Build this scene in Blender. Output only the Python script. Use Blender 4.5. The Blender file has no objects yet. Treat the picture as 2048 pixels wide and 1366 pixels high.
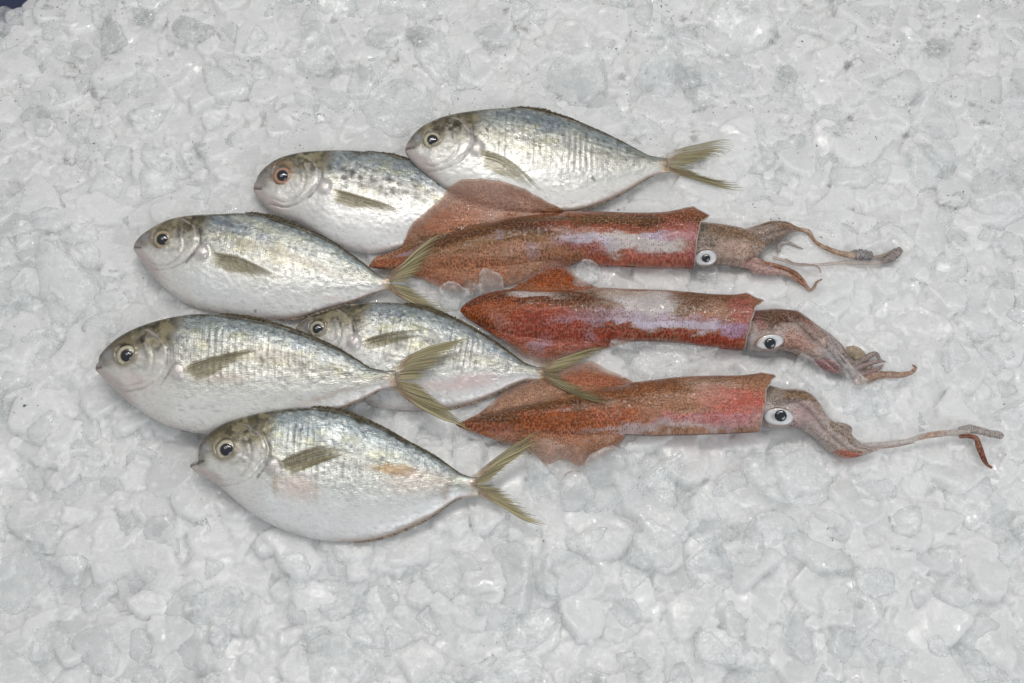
import bpy, math, random
import numpy as np
from mathutils import Vector, Matrix
from mathutils.bvhtree import BVHTree

MPP = 0.00036          # metres per pixel of the photograph at the middle of the display
rng = np.random.default_rng(7)
random.seed(7)
SC = bpy.context.scene
COL = SC.collection

# ------------------------------------------------------------------ camera
ELEV = math.radians(62.0)
DIST = 1.0
LENS, SENSOR = 50.0, 36.0
CAM = np.array([0.0, -math.cos(ELEV) * DIST, math.sin(ELEV) * DIST])
FWD = -CAM / np.linalg.norm(CAM)
RIGHT = np.array([1.0, 0.0, 0.0])
UPV = np.cross(RIGHT, FWD)
cam_data = bpy.data.cameras.new('camera')
cam_data.lens, cam_data.sensor_width = LENS, SENSOR
cam_data.clip_start, cam_data.clip_end = 0.02, 50.0
cam = bpy.data.objects.new('camera', cam_data)
cam.location = CAM
cam.rotation_euler = (math.pi / 2 - ELEV, 0, 0)
COL.objects.link(cam)
SC.camera = cam

# ------------------------------------------------------------------ world and lamps (shaded market stall)
world = bpy.data.worlds.new('World')
SC.world = world
world.use_nodes = True
bg = world.node_tree.nodes['Background']
bg.inputs[0].default_value = (0.93, 0.96, 1.0, 1)
bg.inputs[1].default_value = 0.31


def area_lamp(name, loc, target, sx, sy, power, color):
    d = bpy.data.lights.new(name, 'AREA')
    d.shape, d.size, d.size_y = 'RECTANGLE', sx, sy
    d.energy, d.color = power, color
    o = bpy.data.objects.new(name, d)
    o.location = loc
    o.rotation_euler = (Vector(target) - Vector(loc)).to_track_quat('-Z', 'Y').to_euler()
    COL.objects.link(o)
    return o


area_lamp('ceiling_panel_lamp', (-0.25, 0.42, 1.75), (0, 0, 0), 1.3, 0.5, 5.8, (1.0, 0.95, 0.88))
area_lamp('front_panel_lamp', (0.75, -1.15, 1.45), (0.05, -0.16, 0), 1.0, 0.8, 9.3, (0.95, 0.975, 1.0))
area_lamp('tube_lamp', (0.10, 0.46, 1.50), (0.05, 0.0, 0), 0.9, 0.012, 5.6, (1.0, 0.98, 0.95))

SC.view_settings.view_transform = 'Standard'
SC.view_settings.look = 'None'
SC.view_settings.exposure = 0.0
SC.view_settings.gamma = 1.0
SC.view_settings.use_curve_mapping = False
SC.render.engine = 'CYCLES'
SC.cycles.use_denoising = True
SC.cycles.use_adaptive_sampling = True
SC.cycles.adaptive_threshold = 0.04
SC.cycles.max_bounces = 6
SC.cycles.transmission_bounces = 5
SC.cycles.diffuse_bounces = 3
SC.cycles.glossy_bounces = 3
SC.cycles.transparent_max_bounces = 64
SC.cycles.caustics_reflective = False
SC.cycles.caustics_refractive = True
SC.cycles.sample_clamp_indirect = 4.0


# ------------------------------------------------------------------ projection helpers
def rays(px):
    px = np.atleast_2d(np.asarray(px, float))
    k = SENSOR / LENS / 2048.0
    d = FWD + np.outer((px[:, 0] - 1024.0) * k, RIGHT) + np.outer((683.0 - px[:, 1]) * k, UPV)
    return d / np.linalg.norm(d, axis=1)[:, None]


def to_plane(px, P0, n):
    d = rays(px)
    t = ((np.asarray(P0) - CAM) @ n) / (d @ n)
    return CAM + d * t[:, None], t, d


def at(px, z):
    return to_plane(px, np.array([0, 0, z]), np.array([0, 0, 1.0]))[0]


def project(P):
    v = np.atleast_2d(P) - CAM
    w = v @ FWD
    k = SENSOR / LENS / 2048.0
    return np.stack([1024 + (v @ RIGHT) / w / k, 683 - (v @ UPV) / w / k], 1)


# ------------------------------------------------------------------ numeric noise
def _hash(ix, iy, seed):
    h = (ix.astype(np.int64) * 374761393 + iy.astype(np.int64) * 668265263 + seed * 1442695041) & 0xFFFFFFFF
    h = ((h ^ (h >> 13)) * 1274126177) & 0xFFFFFFFF
    h = (h ^ (h >> 16)) & 0xFFFFFFFF
    h = (h * 2246822519) & 0xFFFFFFFF
    return ((h ^ (h >> 15)) & 0xFFFFFF) / float(0xFFFFFF)


def vnoise(x, y, seed=0):
    x0, y0 = np.floor(x), np.floor(y)
    fx, fy = x - x0, y - y0
    fx, fy = fx * fx * (3 - 2 * fx), fy * fy * (3 - 2 * fy)
    a, b = _hash(x0, y0, seed), _hash(x0 + 1, y0, seed)
    c, d = _hash(x0, y0 + 1, seed), _hash(x0 + 1, y0 + 1, seed)
    return (a * (1 - fx) + b * fx) * (1 - fy) + (c * (1 - fx) + d * fx) * fy


def fbm(x, y, seed=0, octv=4, gain=0.5):
    s, amp, tot = 0, 1.0, 0
    for o in range(octv):
        s = s + amp * vnoise(x * 2 ** o + 17.3 * o, y * 2 ** o - 9.1 * o, seed + o)
        tot += amp
        amp *= gain
    return s / tot


def sstep(a, b, x):
    t = np.clip((x - a) / (b - a), 0, 1)
    return t * t * (3 - 2 * t)


def catmull(pts, n):
    p = np.asarray(pts, float)
    ext = np.vstack([2 * p[0] - p[1], p, 2 * p[-1] - p[-2]])
    out = []
    for i in range(len(p) - 1):
        t = np.linspace(0, 1, 24, endpoint=False)[:, None]
        a, b, c, d = ext[i:i + 4]
        out.append(0.5 * (2 * b + (c - a) * t + (2 * a - 5 * b + 4 * c - d) * t ** 2 + (3 * b - a - 3 * c + d) * t ** 3))
    out = np.vstack(out + [p[-1:]])
    s = np.concatenate([[0], np.cumsum(np.linalg.norm(np.diff(out[:, :2], axis=0), axis=1))])
    q = np.linspace(0, s[-1], n) if np.isscalar(n) else np.asarray(n) * s[-1]
    return np.stack([np.interp(q, s, out[:, k]) for k in range(out.shape[1])], 1)


def curve_fn(pts):
    c = catmull(pts, 300)
    xs = np.maximum.accumulate(c[:, 0] + np.arange(len(c)) * 1e-6)
    return lambda x: np.interp(x, xs, c[:, 1])


# ------------------------------------------------------------------ object helpers
def tag(o, label=None, cat=None, group=None, kind=None):
    if label: o['label'] = label
    if cat: o['category'] = cat
    if group: o['group'] = group
    if kind: o['kind'] = kind
    return o


def empty(name, loc, label, cat, group=None):
    o = bpy.data.objects.new(name, None)
    o.empty_display_size = 0.02
    o.location = loc
    COL.objects.link(o)
    return tag(o, label, cat, group)


def make_mesh(name, V, F, mat, uv=None, col=None, extra=None, normals=None):
    me = bpy.data.meshes.new(name)
    V = np.ascontiguousarray(V, np.float32)
    F = np.ascontiguousarray(F, np.int32)
    k = F.shape[1]
    me.vertices.add(len(V))
    me.vertices.foreach_set('co', V.ravel())
    me.loops.add(F.size)
    me.loops.foreach_set('vertex_index', F.ravel())
    me.polygons.add(len(F))
    me.polygons.foreach_set('loop_start', np.arange(0, F.size, k, dtype=np.int32))
    me.update(calc_edges=True)
    me.polygons.foreach_set('use_smooth', np.ones(len(F), bool))
    if uv is not None:
        l = me.uv_layers.new(name='UVMap')
        l.data.foreach_set('uv', np.ascontiguousarray(uv, np.float32)[F.ravel()].ravel())
    if col is not None:
        c = me.color_attributes.new('Col', 'FLOAT_COLOR', 'POINT')
        c.data.foreach_set('color', np.ascontiguousarray(np.c_[np.clip(col, 0, 1), np.ones(len(V))], np.float32).ravel())
    for nm, a in (extra or {}).items():
        at_ = me.attributes.new(nm, 'FLOAT', 'POINT')
        at_.data.foreach_set('value', np.ascontiguousarray(a, np.float32))
    if mat: me.materials.append(mat)
    if normals is not None:
        me.normals_split_custom_set_from_vertices([tuple(v) for v in normals])
    return me


def put(name, me, parent=None, loc=(0, 0, 0)):
    o = bpy.data.objects.new(name, me)
    COL.objects.link(o)
    o.location = loc
    if parent: o.parent = parent
    return o


def grid_faces(nu, nv, wrap=False):
    i = np.arange(nu - 1)[:, None]
    j = np.arange(nv if wrap else nv - 1)[None, :]
    a = i * nv + j
    b = i * nv + (j + 1) % nv
    return np.stack([a, b, b + nv, a + nv], -1).reshape(-1, 4)


def vnormals(V, F):
    n = np.cross(V[F[:, 2]] - V[F[:, 0]], V[F[:, 3 if F.shape[1] == 4 else 1]] - V[F[:, 1 if F.shape[1] == 4 else 0]])
    if F.shape[1] == 3:
        n = np.cross(V[F[:, 1]] - V[F[:, 0]], V[F[:, 2]] - V[F[:, 0]])
    out = np.zeros_like(V)
    for k in range(F.shape[1]):
        np.add.at(out, F[:, k], n)
    return out / np.maximum(np.linalg.norm(out, axis=1), 1e-12)[:, None]


BVH = {}


def add_bvh(name, V, F):
    BVH[name] = BVHTree.FromPolygons([tuple(v) for v in V], [tuple(int(q) for q in f) for f in F])


def hit_t(px, names=None, miss=9.0):
    d = rays(px)
    out = np.full(len(d), miss)
    o = Vector(CAM)
    for nm in (names if names is not None else list(BVH)):
        b = BVH[nm]
        for i in range(len(d)):
            r = b.ray_cast(o, Vector(d[i]))
            if r[0] is not None and r[3] < out[i]:
                out[i] = r[3]
    return out


# ------------------------------------------------------------------ materials
class NT:
    def __init__(self, name):
        self.m = bpy.data.materials.new(name)
        self.m.use_nodes = True
        self.t = self.m.node_tree
        self.t.nodes.clear()
        self.out = self.t.nodes.new('ShaderNodeOutputMaterial')

    def n(self, typ, ins=None, **kw):
        nd = self.t.nodes.new(typ)
        for k, v in kw.items():
            setattr(nd, k, v)
        for k, v in (ins or {}).items():
            s = nd.inputs[k]
            if hasattr(v, 'bl_idname') or isinstance(v, bpy.types.NodeSocket):
                self.t.links.new(v if isinstance(v, bpy.types.NodeSocket) else v.outputs[0], s)
            else:
                s.default_value = v
        return nd

    def math(self, op, a, b=0.0, clamp=False):
        return self.n('ShaderNodeMath', {0: a, 1: b}, operation=op, use_clamp=clamp).outputs[0]

    def mix(self, f, a, b, blend='MIX'):
        nd = self.n('ShaderNodeMix', data_type='RGBA', blend_type=blend)
        for i, v in ((0, f), (6, a), (7, b)):
            if isinstance(v, bpy.types.NodeSocket):
                self.t.links.new(v, nd.inputs[i])
            else:
                nd.inputs[i].default_value = v
        return nd.outputs[2]

    def ramp(self, f, a, b, lo=0.0, hi=1.0, smooth=True):
        return self.n('ShaderNodeMapRange', {0: f, 1: a, 2: b, 3: lo, 4: hi},
                      interpolation_type='SMOOTHSTEP' if smooth else 'LINEAR').outputs[0]

    def noise(self, vec, scale, detail=3.0, rough=0.5):
        return self.n('ShaderNodeTexNoise', {'Vector': vec, 'Scale': scale, 'Detail': detail, 'Roughness': rough}).outputs[0]

    def bump(self, h, dist, strength=1.0, normal=None):
        ins = {'Height': h, 'Distance': dist, 'Strength': strength}
        if normal is not None: ins['Normal'] = normal
        return self.n('ShaderNodeBump', ins).outputs[0]

    def done(self, shader):
        self.t.links.new(shader.outputs[0] if not isinstance(shader, bpy.types.NodeSocket) else shader, self.out.inputs[0])
        return self.m


def mat_fish():
    t = NT('silver_fish_skin')
    uv = t.n('ShaderNodeUVMap').outputs[0]
    col = t.n('ShaderNodeAttribute', attribute_name='Col').outputs[0]
    sca = t.n('ShaderNodeAttribute', attribute_name='scaly').outputs['Fac']
    mp = t.n('ShaderNodeMapping', {'Vector': uv, 'Scale': (120.0, 180.0, 1.0)}).outputs[0]
    sc = t.n('ShaderNodeTexVoronoi', {'Vector': mp, 'Scale': 1.0, 'Randomness': 0.5}, feature='F1', voronoi_dimensions='2D')
    streak = t.noise(t.n('ShaderNodeMapping', {'Vector': uv, 'Scale': (55.0, 330.0, 1.0), 'Rotation': (0, 0, 0.12)}).outputs[0], 1.0, 3.0, 0.6)
    broad = t.noise(uv, 16.0, 3.0, 0.55)
    h = t.math('ADD', t.math('MULTIPLY', t.math('MULTIPLY', sc.outputs['Distance'], sca), -0.3), t.math('MULTIPLY', t.math('MULTIPLY', streak, sca), 0.32))
    nrm = t.bump(t.math('ADD', h, t.math('MULTIPLY', broad, 1.6)), 0.0007, 0.5)
    shim = t.ramp(streak, 0.33, 0.70, 0.82, 1.2)  # scale shimmer painted into the base colour
    sh = t.n('ShaderNodeCombineColor', {0: shim, 1: shim, 2: shim}).outputs[0]
    c2 = t.mix(sca, col, t.mix(1.0, col, sh, 'MULTIPLY'))
    rough = t.ramp(broad, 0.3, 0.7, 0.25, 0.42)
    p = t.n('ShaderNodeBsdfPrincipled', {'Base Color': c2, 'Metallic': t.math('MULTIPLY', sca, 0.42), 'Roughness': rough, 'Normal': nrm,
                                         'IOR': 1.4, 'Coat Weight': 0.4, 'Coat Roughness': 0.10, 'Coat Normal': nrm})
    return t.done(p)


def mat_fin():
    t = NT('fin_membrane')
    col = t.n('ShaderNodeAttribute', attribute_name='Col').outputs[0]
    op = t.n('ShaderNodeAttribute', attribute_name='opac').outputs['Fac']
    p = t.n('ShaderNodeBsdfPrincipled', {'Base Color': col, 'Roughness': 0.35, 'IOR': 1.38})
    tl = t.n('ShaderNodeBsdfTranslucent', {'Color': col})
    a = t.n('ShaderNodeMixShader', {0: 0.25, 1: p, 2: tl})
    tr = t.n('ShaderNodeBsdfTransparent', {'Color': (0.995, 0.99, 0.975, 1)})
    return t.done(t.n('ShaderNodeMixShader', {0: op, 1: tr, 2: a}))


def mat_plain(name, color, rough=0.4, coat=0.0, use_col=False, spec=0.5, metallic=0.0):
    t = NT(name)
    c = color
    if use_col:
        c = t.n('ShaderNodeAttribute', attribute_name='Col').outputs[0]
    else:
        nz = t.noise(t.n('ShaderNodeTexCoord').outputs['Object'], 220.0, 3.0)
        c = t.mix(nz, tuple(v * 0.85 for v in color[:3]) + (1,), tuple(min(1, v * 1.12) for v in color[:3]) + (1,))
    p = t.n('ShaderNodeBsdfPrincipled', {'Base Color': c, 'Roughness': rough, 'Coat Weight': coat, 'Coat Roughness': 0.03,
                                         'Specular IOR Level': spec, 'Metallic': metallic})
    return t.done(p)


def mat_squid():
    t = NT('squid_skin')
    uv = t.n('ShaderNodeUVMap').outputs[0]            # metres, laid along the animal
    col = t.n('ShaderNodeAttribute', attribute_name='Col').outputs[0]
    den = t.n('ShaderNodeAttribute', attribute_name='dots').outputs['Fac']
    red = t.n('ShaderNodeAttribute', attribute_name='red').outputs['Fac']
    wob = t.n('ShaderNodeTexNoise', {'Vector': uv, 'Scale': 900.0, 'Detail': 2.0}).outputs['Color']
    uvw = t.n('ShaderNodeVectorMath', {0: uv, 1: t.n('ShaderNodeVectorMath', {0: wob, 3: 0.00025}, operation='SCALE').outputs[0]}, operation='ADD').outputs[0]
    v1 = t.n('ShaderNodeTexVoronoi', {'Vector': uvw, 'Scale': 640.0, 'Randomness': 0.85}, voronoi_dimensions='2D')
    v2 = t.n('ShaderNodeTexVoronoi', {'Vector': uvw, 'Scale': 1150.0, 'Randomness': 1.0}, voronoi_dimensions='2D')
    big = t.noise(uv, 70.0, 4.0, 0.6)
    # dark centres, paler ring, then the expanded pigment sac
    r1 = t.ramp(v1.outputs['Distance'], 0.20, 0.40, 1.0, 0.0)
    cellr = t.n('ShaderNodeSeparateColor', {0: v1.outputs['Color']}).outputs[0]
    on = t.ramp(t.math('ADD', cellr, t.math('MULTIPLY', den, 1.2)), 0.66, 0.92, 0.0, 1.0)
    d1 = t.math('MULTIPLY', r1, on)
    ring = t.math('MULTIPLY', t.ramp(v1.outputs['Distance'], 0.44, 0.66, 0.0, 1.0), t.ramp(den, 0.25, 0.9, 0.1, 0.6))
    r2 = t.math('MULTIPLY', t.ramp(v2.outputs['Distance'], 0.12, 0.27, 1.0, 0.0), t.ramp(den, 0.05, 0.8, 0.25, 0.85))
    dark = t.mix(red, (0.055, 0.022, 0.012, 1), (0.20, 0.022, 0.018, 1))
    dark = t.mix(0.5, dark, t.mix(1.0, col, (0.34, 0.28, 0.25, 1), 'MULTIPLY'))
    pale = t.mix(0.45, col, (0.52, 0.36, 0.27, 1))
    c = t.mix(ring, col, pale)
    c = t.mix(t.math('MULTIPLY', t.math('MULTIPLY', d1, 0.72), t.ramp(big, 0.35, 0.62, 0.25, 1.0)), c, dark)
    c = t.mix(t.math('MULTIPLY', r2, 0.42), c, dark)
    sh = t.ramp(big, 0.3, 0.7, 0.86, 1.12)
    c = t.mix(1.0, c, t.n('ShaderNodeCombineColor', {0: sh, 1: sh, 2: sh}).outputs[0], 'MULTIPLY')
    wr = t.noise(t.n('ShaderNodeMapping', {'Vector': uv, 'Scale': (45.0, 230.0, 1.0)}).outputs[0], 1.0, 4.0, 0.6)
    nrm = t.bump(t.math('ADD', wr, t.math('MULTIPLY', t.noise(uv, 420.0, 2.0), 0.3)), 0.0018, 0.6)
    p = t.n('ShaderNodeBsdfPrincipled', {'Base Color': c, 'Roughness': 0.32, 'Normal': nrm, 'IOR': 1.38,
                                         'Coat Weight': 0.6, 'Coat Roughness': 0.03, 'Coat Normal': nrm, 'Specular IOR Level': 0.12,
                                         'Subsurface Weight': 0.12, 'Subsurface Radius': (0.004, 0.0015, 0.001), 'Subsurface Scale': 1.0})
    tr = t.n('ShaderNodeBsdfTransparent', {'Color': (0.96, 0.9, 0.86, 1)})
    op = t.n('ShaderNodeAttribute', attribute_name='opac').outputs['Fac']
    return t.done(t.n('ShaderNodeMixShader', {0: op, 1: tr, 2: p}))


def mat_ice(name, lo, hi, tone, clear=True, from_attr=True):
    """Wet crushed ice: clear windows and cloudy cores, frosted broken edges, a little market dirt, dark gaps painted in."""
    t = NT(name)
    pos = t.n('ShaderNodeNewGeometry').outputs['Position']
    rnd = t.n('ShaderNodeAttribute', attribute_name='tone').outputs['Fac'] if from_attr else t.n('ShaderNodeObjectInfo').outputs['Random']
    rim = t.n('ShaderNodeAttribute', attribute_name='rim').outputs['Fac']
    cloud = t.noise(pos, 70.0, 3.0, 0.62)
    fine = t.noise(pos, 330.0, 3.0, 0.68)
    nrm = t.bump(fine, 0.0015, t.ramp(cloud, 0.4, 0.62, 0.25, 0.9))
    rough = t.ramp(cloud, 0.35, 0.65, 0.05, 0.20)
    v = t.math('ADD', t.math('MULTIPLY', rnd, 0.20), t.math('ADD', t.math('MULTIPLY', cloud, 0.45), t.math('MULTIPLY', fine, 0.35)))
    tint = t.ramp(v, 0.22, 0.72, tone[0], tone[1])
    base = t.n('ShaderNodeCombineColor', {0: tint, 1: tint, 2: tint}).outputs[0]
    base = t.mix(1.0, base, (0.993, 1.0, 0.998, 1), 'MULTIPLY')
    frost = t.ramp(t.noise(pos, 150.0, 4.0, 0.7), 0.52, 0.66, 0.0, 0.55)
    base = t.mix(frost, base, (0.97, 0.97, 0.97, 1))
    base = t.mix(t.math('MULTIPLY', rim, t.ramp(fine, 0.35, 0.6, 0.45, 1.0)), base, (0.992, 0.992, 0.992, 1))
    far = t.ramp(t.n('ShaderNodeSeparateXYZ', {0: pos}).outputs[1], -0.05, 0.26, 0.0, 0.17)      # more dirt specks and painted gap shade towards the back of the display
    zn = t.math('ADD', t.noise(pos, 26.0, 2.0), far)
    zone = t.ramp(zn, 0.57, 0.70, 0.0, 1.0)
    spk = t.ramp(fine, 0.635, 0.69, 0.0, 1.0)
    haze_ = t.math('MULTIPLY', t.ramp(cloud, 0.54, 0.70, 0.0, 1.0), t.ramp(zn, 0.60, 0.78, 0.0, 0.75))  # dark gaps under clear ice, painted as grey patches in its colour
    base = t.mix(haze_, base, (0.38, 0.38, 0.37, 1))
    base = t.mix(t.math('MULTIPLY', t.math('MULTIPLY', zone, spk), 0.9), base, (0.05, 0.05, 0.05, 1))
    milk = t.n('ShaderNodeBsdfPrincipled', {'Base Color': base, 'Roughness': rough, 'IOR': 1.31, 'Normal': nrm,
                                            'Subsurface Weight': 1.0, 'Subsurface Radius': (1.0, 1.0, 1.0), 'Subsurface Scale': 0.018,
                                            'Coat Weight': 0.8, 'Coat IOR': 1.55, 'Coat Roughness': 0.07, 'Coat Normal': nrm})
    if not clear:
        return t.done(milk)
    f = t.ramp(t.math('ADD', t.math('MULTIPLY', cloud, 0.7), t.math('MULTIPLY', rnd, 0.6)), 0.25, 0.85, lo, hi)
    f = t.math('ADD', f, t.math('ADD', t.math('MULTIPLY', rim, t.ramp(fine, 0.35, 0.6, 0.15, 0.6)), t.math('MULTIPLY', frost, 0.45)), clamp=True)
    clr = t.n('ShaderNodeBsdfTransparent', {'Color': (0.965, 0.975, 0.978, 1)})
    fr = t.ramp(t.n('ShaderNodeFresnel', {'IOR': 1.31, 'Normal': nrm}).outputs[0], 0.0, 1.0, 0.03, 0.35, smooth=False)
    gl = t.n('ShaderNodeMixShader', {0: fr, 1: clr, 2: t.n('ShaderNodeBsdfGlossy', {'Color': (1, 1, 1, 1), 'Roughness': rough, 'Normal': nrm})})
    top = t.n('ShaderNodeMixShader', {0: f, 1: gl, 2: milk})
    back = t.n('ShaderNodeNewGeometry').outputs['Backfacing']      # the inner side of the far surface only lets light through
    return t.done(t.n('ShaderNodeMixShader', {0: back, 1: top, 2: clr}))


M_FISH = mat_fish()
M_FIN = mat_fin()
M_IRIS = mat_plain('fish_iris', (1, 1, 1, 1), 0.25, 0.6, use_col=True)
M_PUPIL = mat_plain('wet_black_pupil', (0.012, 0.016, 0.024, 1), 0.12, 1.0)
M_SQUID = mat_squid()
M_SCLERA = mat_plain('squid_eye_white', (0.80, 0.80, 0.80, 1), 0.2, 0.8, use_col=True)
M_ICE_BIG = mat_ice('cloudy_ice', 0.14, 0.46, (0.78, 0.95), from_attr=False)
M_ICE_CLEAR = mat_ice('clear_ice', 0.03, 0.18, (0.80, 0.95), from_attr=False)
M_ICE_GRIMY = mat_ice('grimy_ice', 0.10, 0.42, (0.10, 0.48), from_attr=False)  # clear ice with the dark of the gaps below painted into its colour
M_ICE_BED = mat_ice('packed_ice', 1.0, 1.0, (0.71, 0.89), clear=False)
M_TUB = mat_plain('blue_plastic', (0.07, 0.09, 0.17, 1), 0.45)

# ------------------------------------------------------------------ the bed of packed ice
_c = at([(0, 0), (300, -125), (-142, 200)], 0.0)
_edge_dir = (_c[2] - _c[1])[:2] / np.linalg.norm((_c[2] - _c[1])[:2])
_edge_nrm = np.array([-_edge_dir[1], _edge_dir[0]])
if (_c[0][:2] - _c[1][:2]) @ _edge_nrm < 0: _edge_nrm = -_edge_nrm


def corner_fall(x, y):
    """how far a point lies beyond the crest of the heap, towards the blue tub (metres)"""
    return (x - _c[1][0]) * _edge_nrm[0] + (y - _c[1][1]) * _edge_nrm[1]


def bed_z(x, y):
    z = -0.007 + 0.012 * (fbm(x * 14, y * 14, 3, 3) - 0.5) + 0.004 * (fbm(x * 70, y * 70, 5, 3) - 0.5)
    e = corner_fall(x, y) + 0.02 * (fbm(x * 25, y * 25, 9, 2) - 0.5)
    return z - 0.9 * np.maximum(e + 0.01, 0) ** 1.0 * sstep(-0.02, 0.05, e)


# blue tub wall that shows past the heap in the far left corner
p = at([(-10, -14)], -0.035)[0]
wv, wf = [], []
for s in np.linspace(-0.25, 0.25, 21):
    q = p[:2] + _edge_dir * s + _edge_nrm * (0.012 + 0.02 * s * s)
    for dz, off in ((-0.10, 0), (0.035, 0.008), (0.040, 0.014), (0.035, 0.020), (-0.10, 0.012)):
        wv.append((*(q + _edge_nrm * off), p[2] + dz))
tub = put('tub_wall', make_mesh('tub_wall', np.array(wv), grid_faces(21, 5), M_TUB))
tag(tub, 'blue plastic tub wall behind the ice in the corner', kind='structure')


# ------------------------------------------------------------------ fish
def blobs(col, X, Y, lst, seed):
    """pigment patches: (cx, cy, rx, ry, angle, colour, strength, softness)"""
    w = 14 * (fbm(X / 18, Y / 18, seed, 4, 0.6) - 0.5)
    w2 = 14 * (fbm(X / 18 + 40, Y / 18 + 9, seed + 31, 4, 0.6) - 0.5)
    for (cx, cy, rx, ry, ang, c, st, sf) in lst:
        a = math.radians(ang)
        dx, dy = X - cx + w, Y - cy + w2
        u, v = (dx * math.cos(a) + dy * math.sin(a)) / rx, (-dx * math.sin(a) + dy * math.cos(a)) / ry
        m = st * (1 - sstep(1 - sf, 1 + sf, np.sqrt(u * u + v * v)))
        col[:] = col * (1 - m[:, None]) + np.array(c) * m[:, None]


def strips(rays_px, zfun, ncross=3, widths=None):
    """fin rays: each ray is a thin closed strip (diamond section) along its own px polyline"""
    V, F, T, K = [], [], [], []
    off = 0
    for k, (pl, hw) in enumerate(rays_px):
        n = len(pl)
        P = zfun(pl)
        tan = np.gradient(P, axis=0)
        tan /= np.maximum(np.linalg.norm(tan, axis=1), 1e-9)[:, None]
        view = CAM - P
        view /= np.linalg.norm(view, axis=1)[:, None]
        side = np.cross(tan, view)
        side /= np.maximum(np.linalg.norm(side, axis=1), 1e-9)[:, None]
        th = np.minimum(hw * 0.35, 0.0005)[:, None]
        ring = np.stack([P + side * hw[:, None], P + view * th, P - side * hw[:, None], P - view * th * 0.6], 1)
        V.append(ring.reshape(-1, 3))
        F.append(grid_faces(n, 4, True) + off)
        T.append(np.repeat(np.linspace(0, 1, n), 4))
        K.append(np.full(n * 4, k))
        off += n * 4
    return np.vstack(V), np.vstack(F), np.concatenate(T), np.concatenate(K)


def fan(base0, base1, outer, trailing, nray, nseg, r, ragged=0.07, taper0=0.6):
    """rays from a fin root (base0..base1) to a ragged trailing edge; the first ray follows the outer edge"""
    O = catmull([tuple(base0)] + list(outer), nseg)
    s = np.linspace(0, 1, nseg)[:, None]
    bend = O - (O[0] * (1 - s) + O[-1] * s)
    Tr = catmull([tuple(outer[-1])] + list(trailing), np.linspace(0, 1, nray))
    out = []
    prev = None
    centers = []
    for k in range(nray):
        t = k / (nray - 1.0)
        b0 = np.asarray(base0, float) * (1 - t) + np.asarray(base1, float) * t
        e = Tr[k]
        L = 1.0 - ragged * r.random() ** 1.3 - (0.16 if r.random() < 0.10 else 0.0)
        b0 = b0 + (e - b0) * 0.10 * r.random()
        pl = b0 * (1 - s) + e * s + bend * (1 - t) ** 0.8
        centers.append(pl)
        ss = np.linspace(0, L, nseg)
        pl = np.stack([np.interp(ss, s[:, 0], pl[:, c]) for c in (0, 1)], 1)
        jit = (r.random(2) - 0.5) * 5.0
        pl = pl + np.outer(np.clip(ss - 0.55, 0, 1) ** 1.5, jit) * 2.0
        out.append([pl, ss])
    res = []
    for k in range(nray):
        k0, k1 = max(0, k - 1), min(nray - 1, k + 1)
        gap = np.linalg.norm(centers[k1] - centers[k0], axis=1) / (k1 - k0)
        pl, ss = out[k]
        g = np.interp(ss, s[:, 0], gap)
        hw = 0.52 * np.minimum(g, 5.0) * (1 - 0.85 * sstep(taper0, 1.0, np.linspace(0, 1, nseg)))
        res.append((pl, np.maximum(hw, 0.22) * 0.00036))
    return res


def dome(center, n, axx, rx, ry, h, mat, name, colfn=None, nr=14, na=36, back=0.002, flat=False):
    """low lens-shaped cap facing n (an eyeball's visible front), closed at the back"""
    n = n / np.linalg.norm(n)
    ex = axx - n * (axx @ n)
    ex /= np.linalg.norm(ex)
    ey = np.cross(n, ex)
    rr = np.concatenate([np.linspace(0.001, 1, nr), [0.93]])
    th = np.linspace(0, 2 * math.pi, na, endpoint=False)
    R, T = np.meshgrid(rr, th, indexing='ij')
    H = h * np.sqrt(np.maximum(0, 1 - R * R))
    H[-1] = -back
    V = center + (R * rx * np.cos(T))[..., None] * ex + (R * ry * np.sin(T))[..., None] * ey + H[..., None] * n
    R2 = R.copy(); R2[-1] = 1.0
    col = colfn(R2.ravel(), T.ravel()) if colfn else None
    return V.reshape(-1, 3), grid_faces(nr + 1, na, True)[:, ::-1], col


OLIVE = np.array([0.215, 0.19, 0.115])


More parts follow.
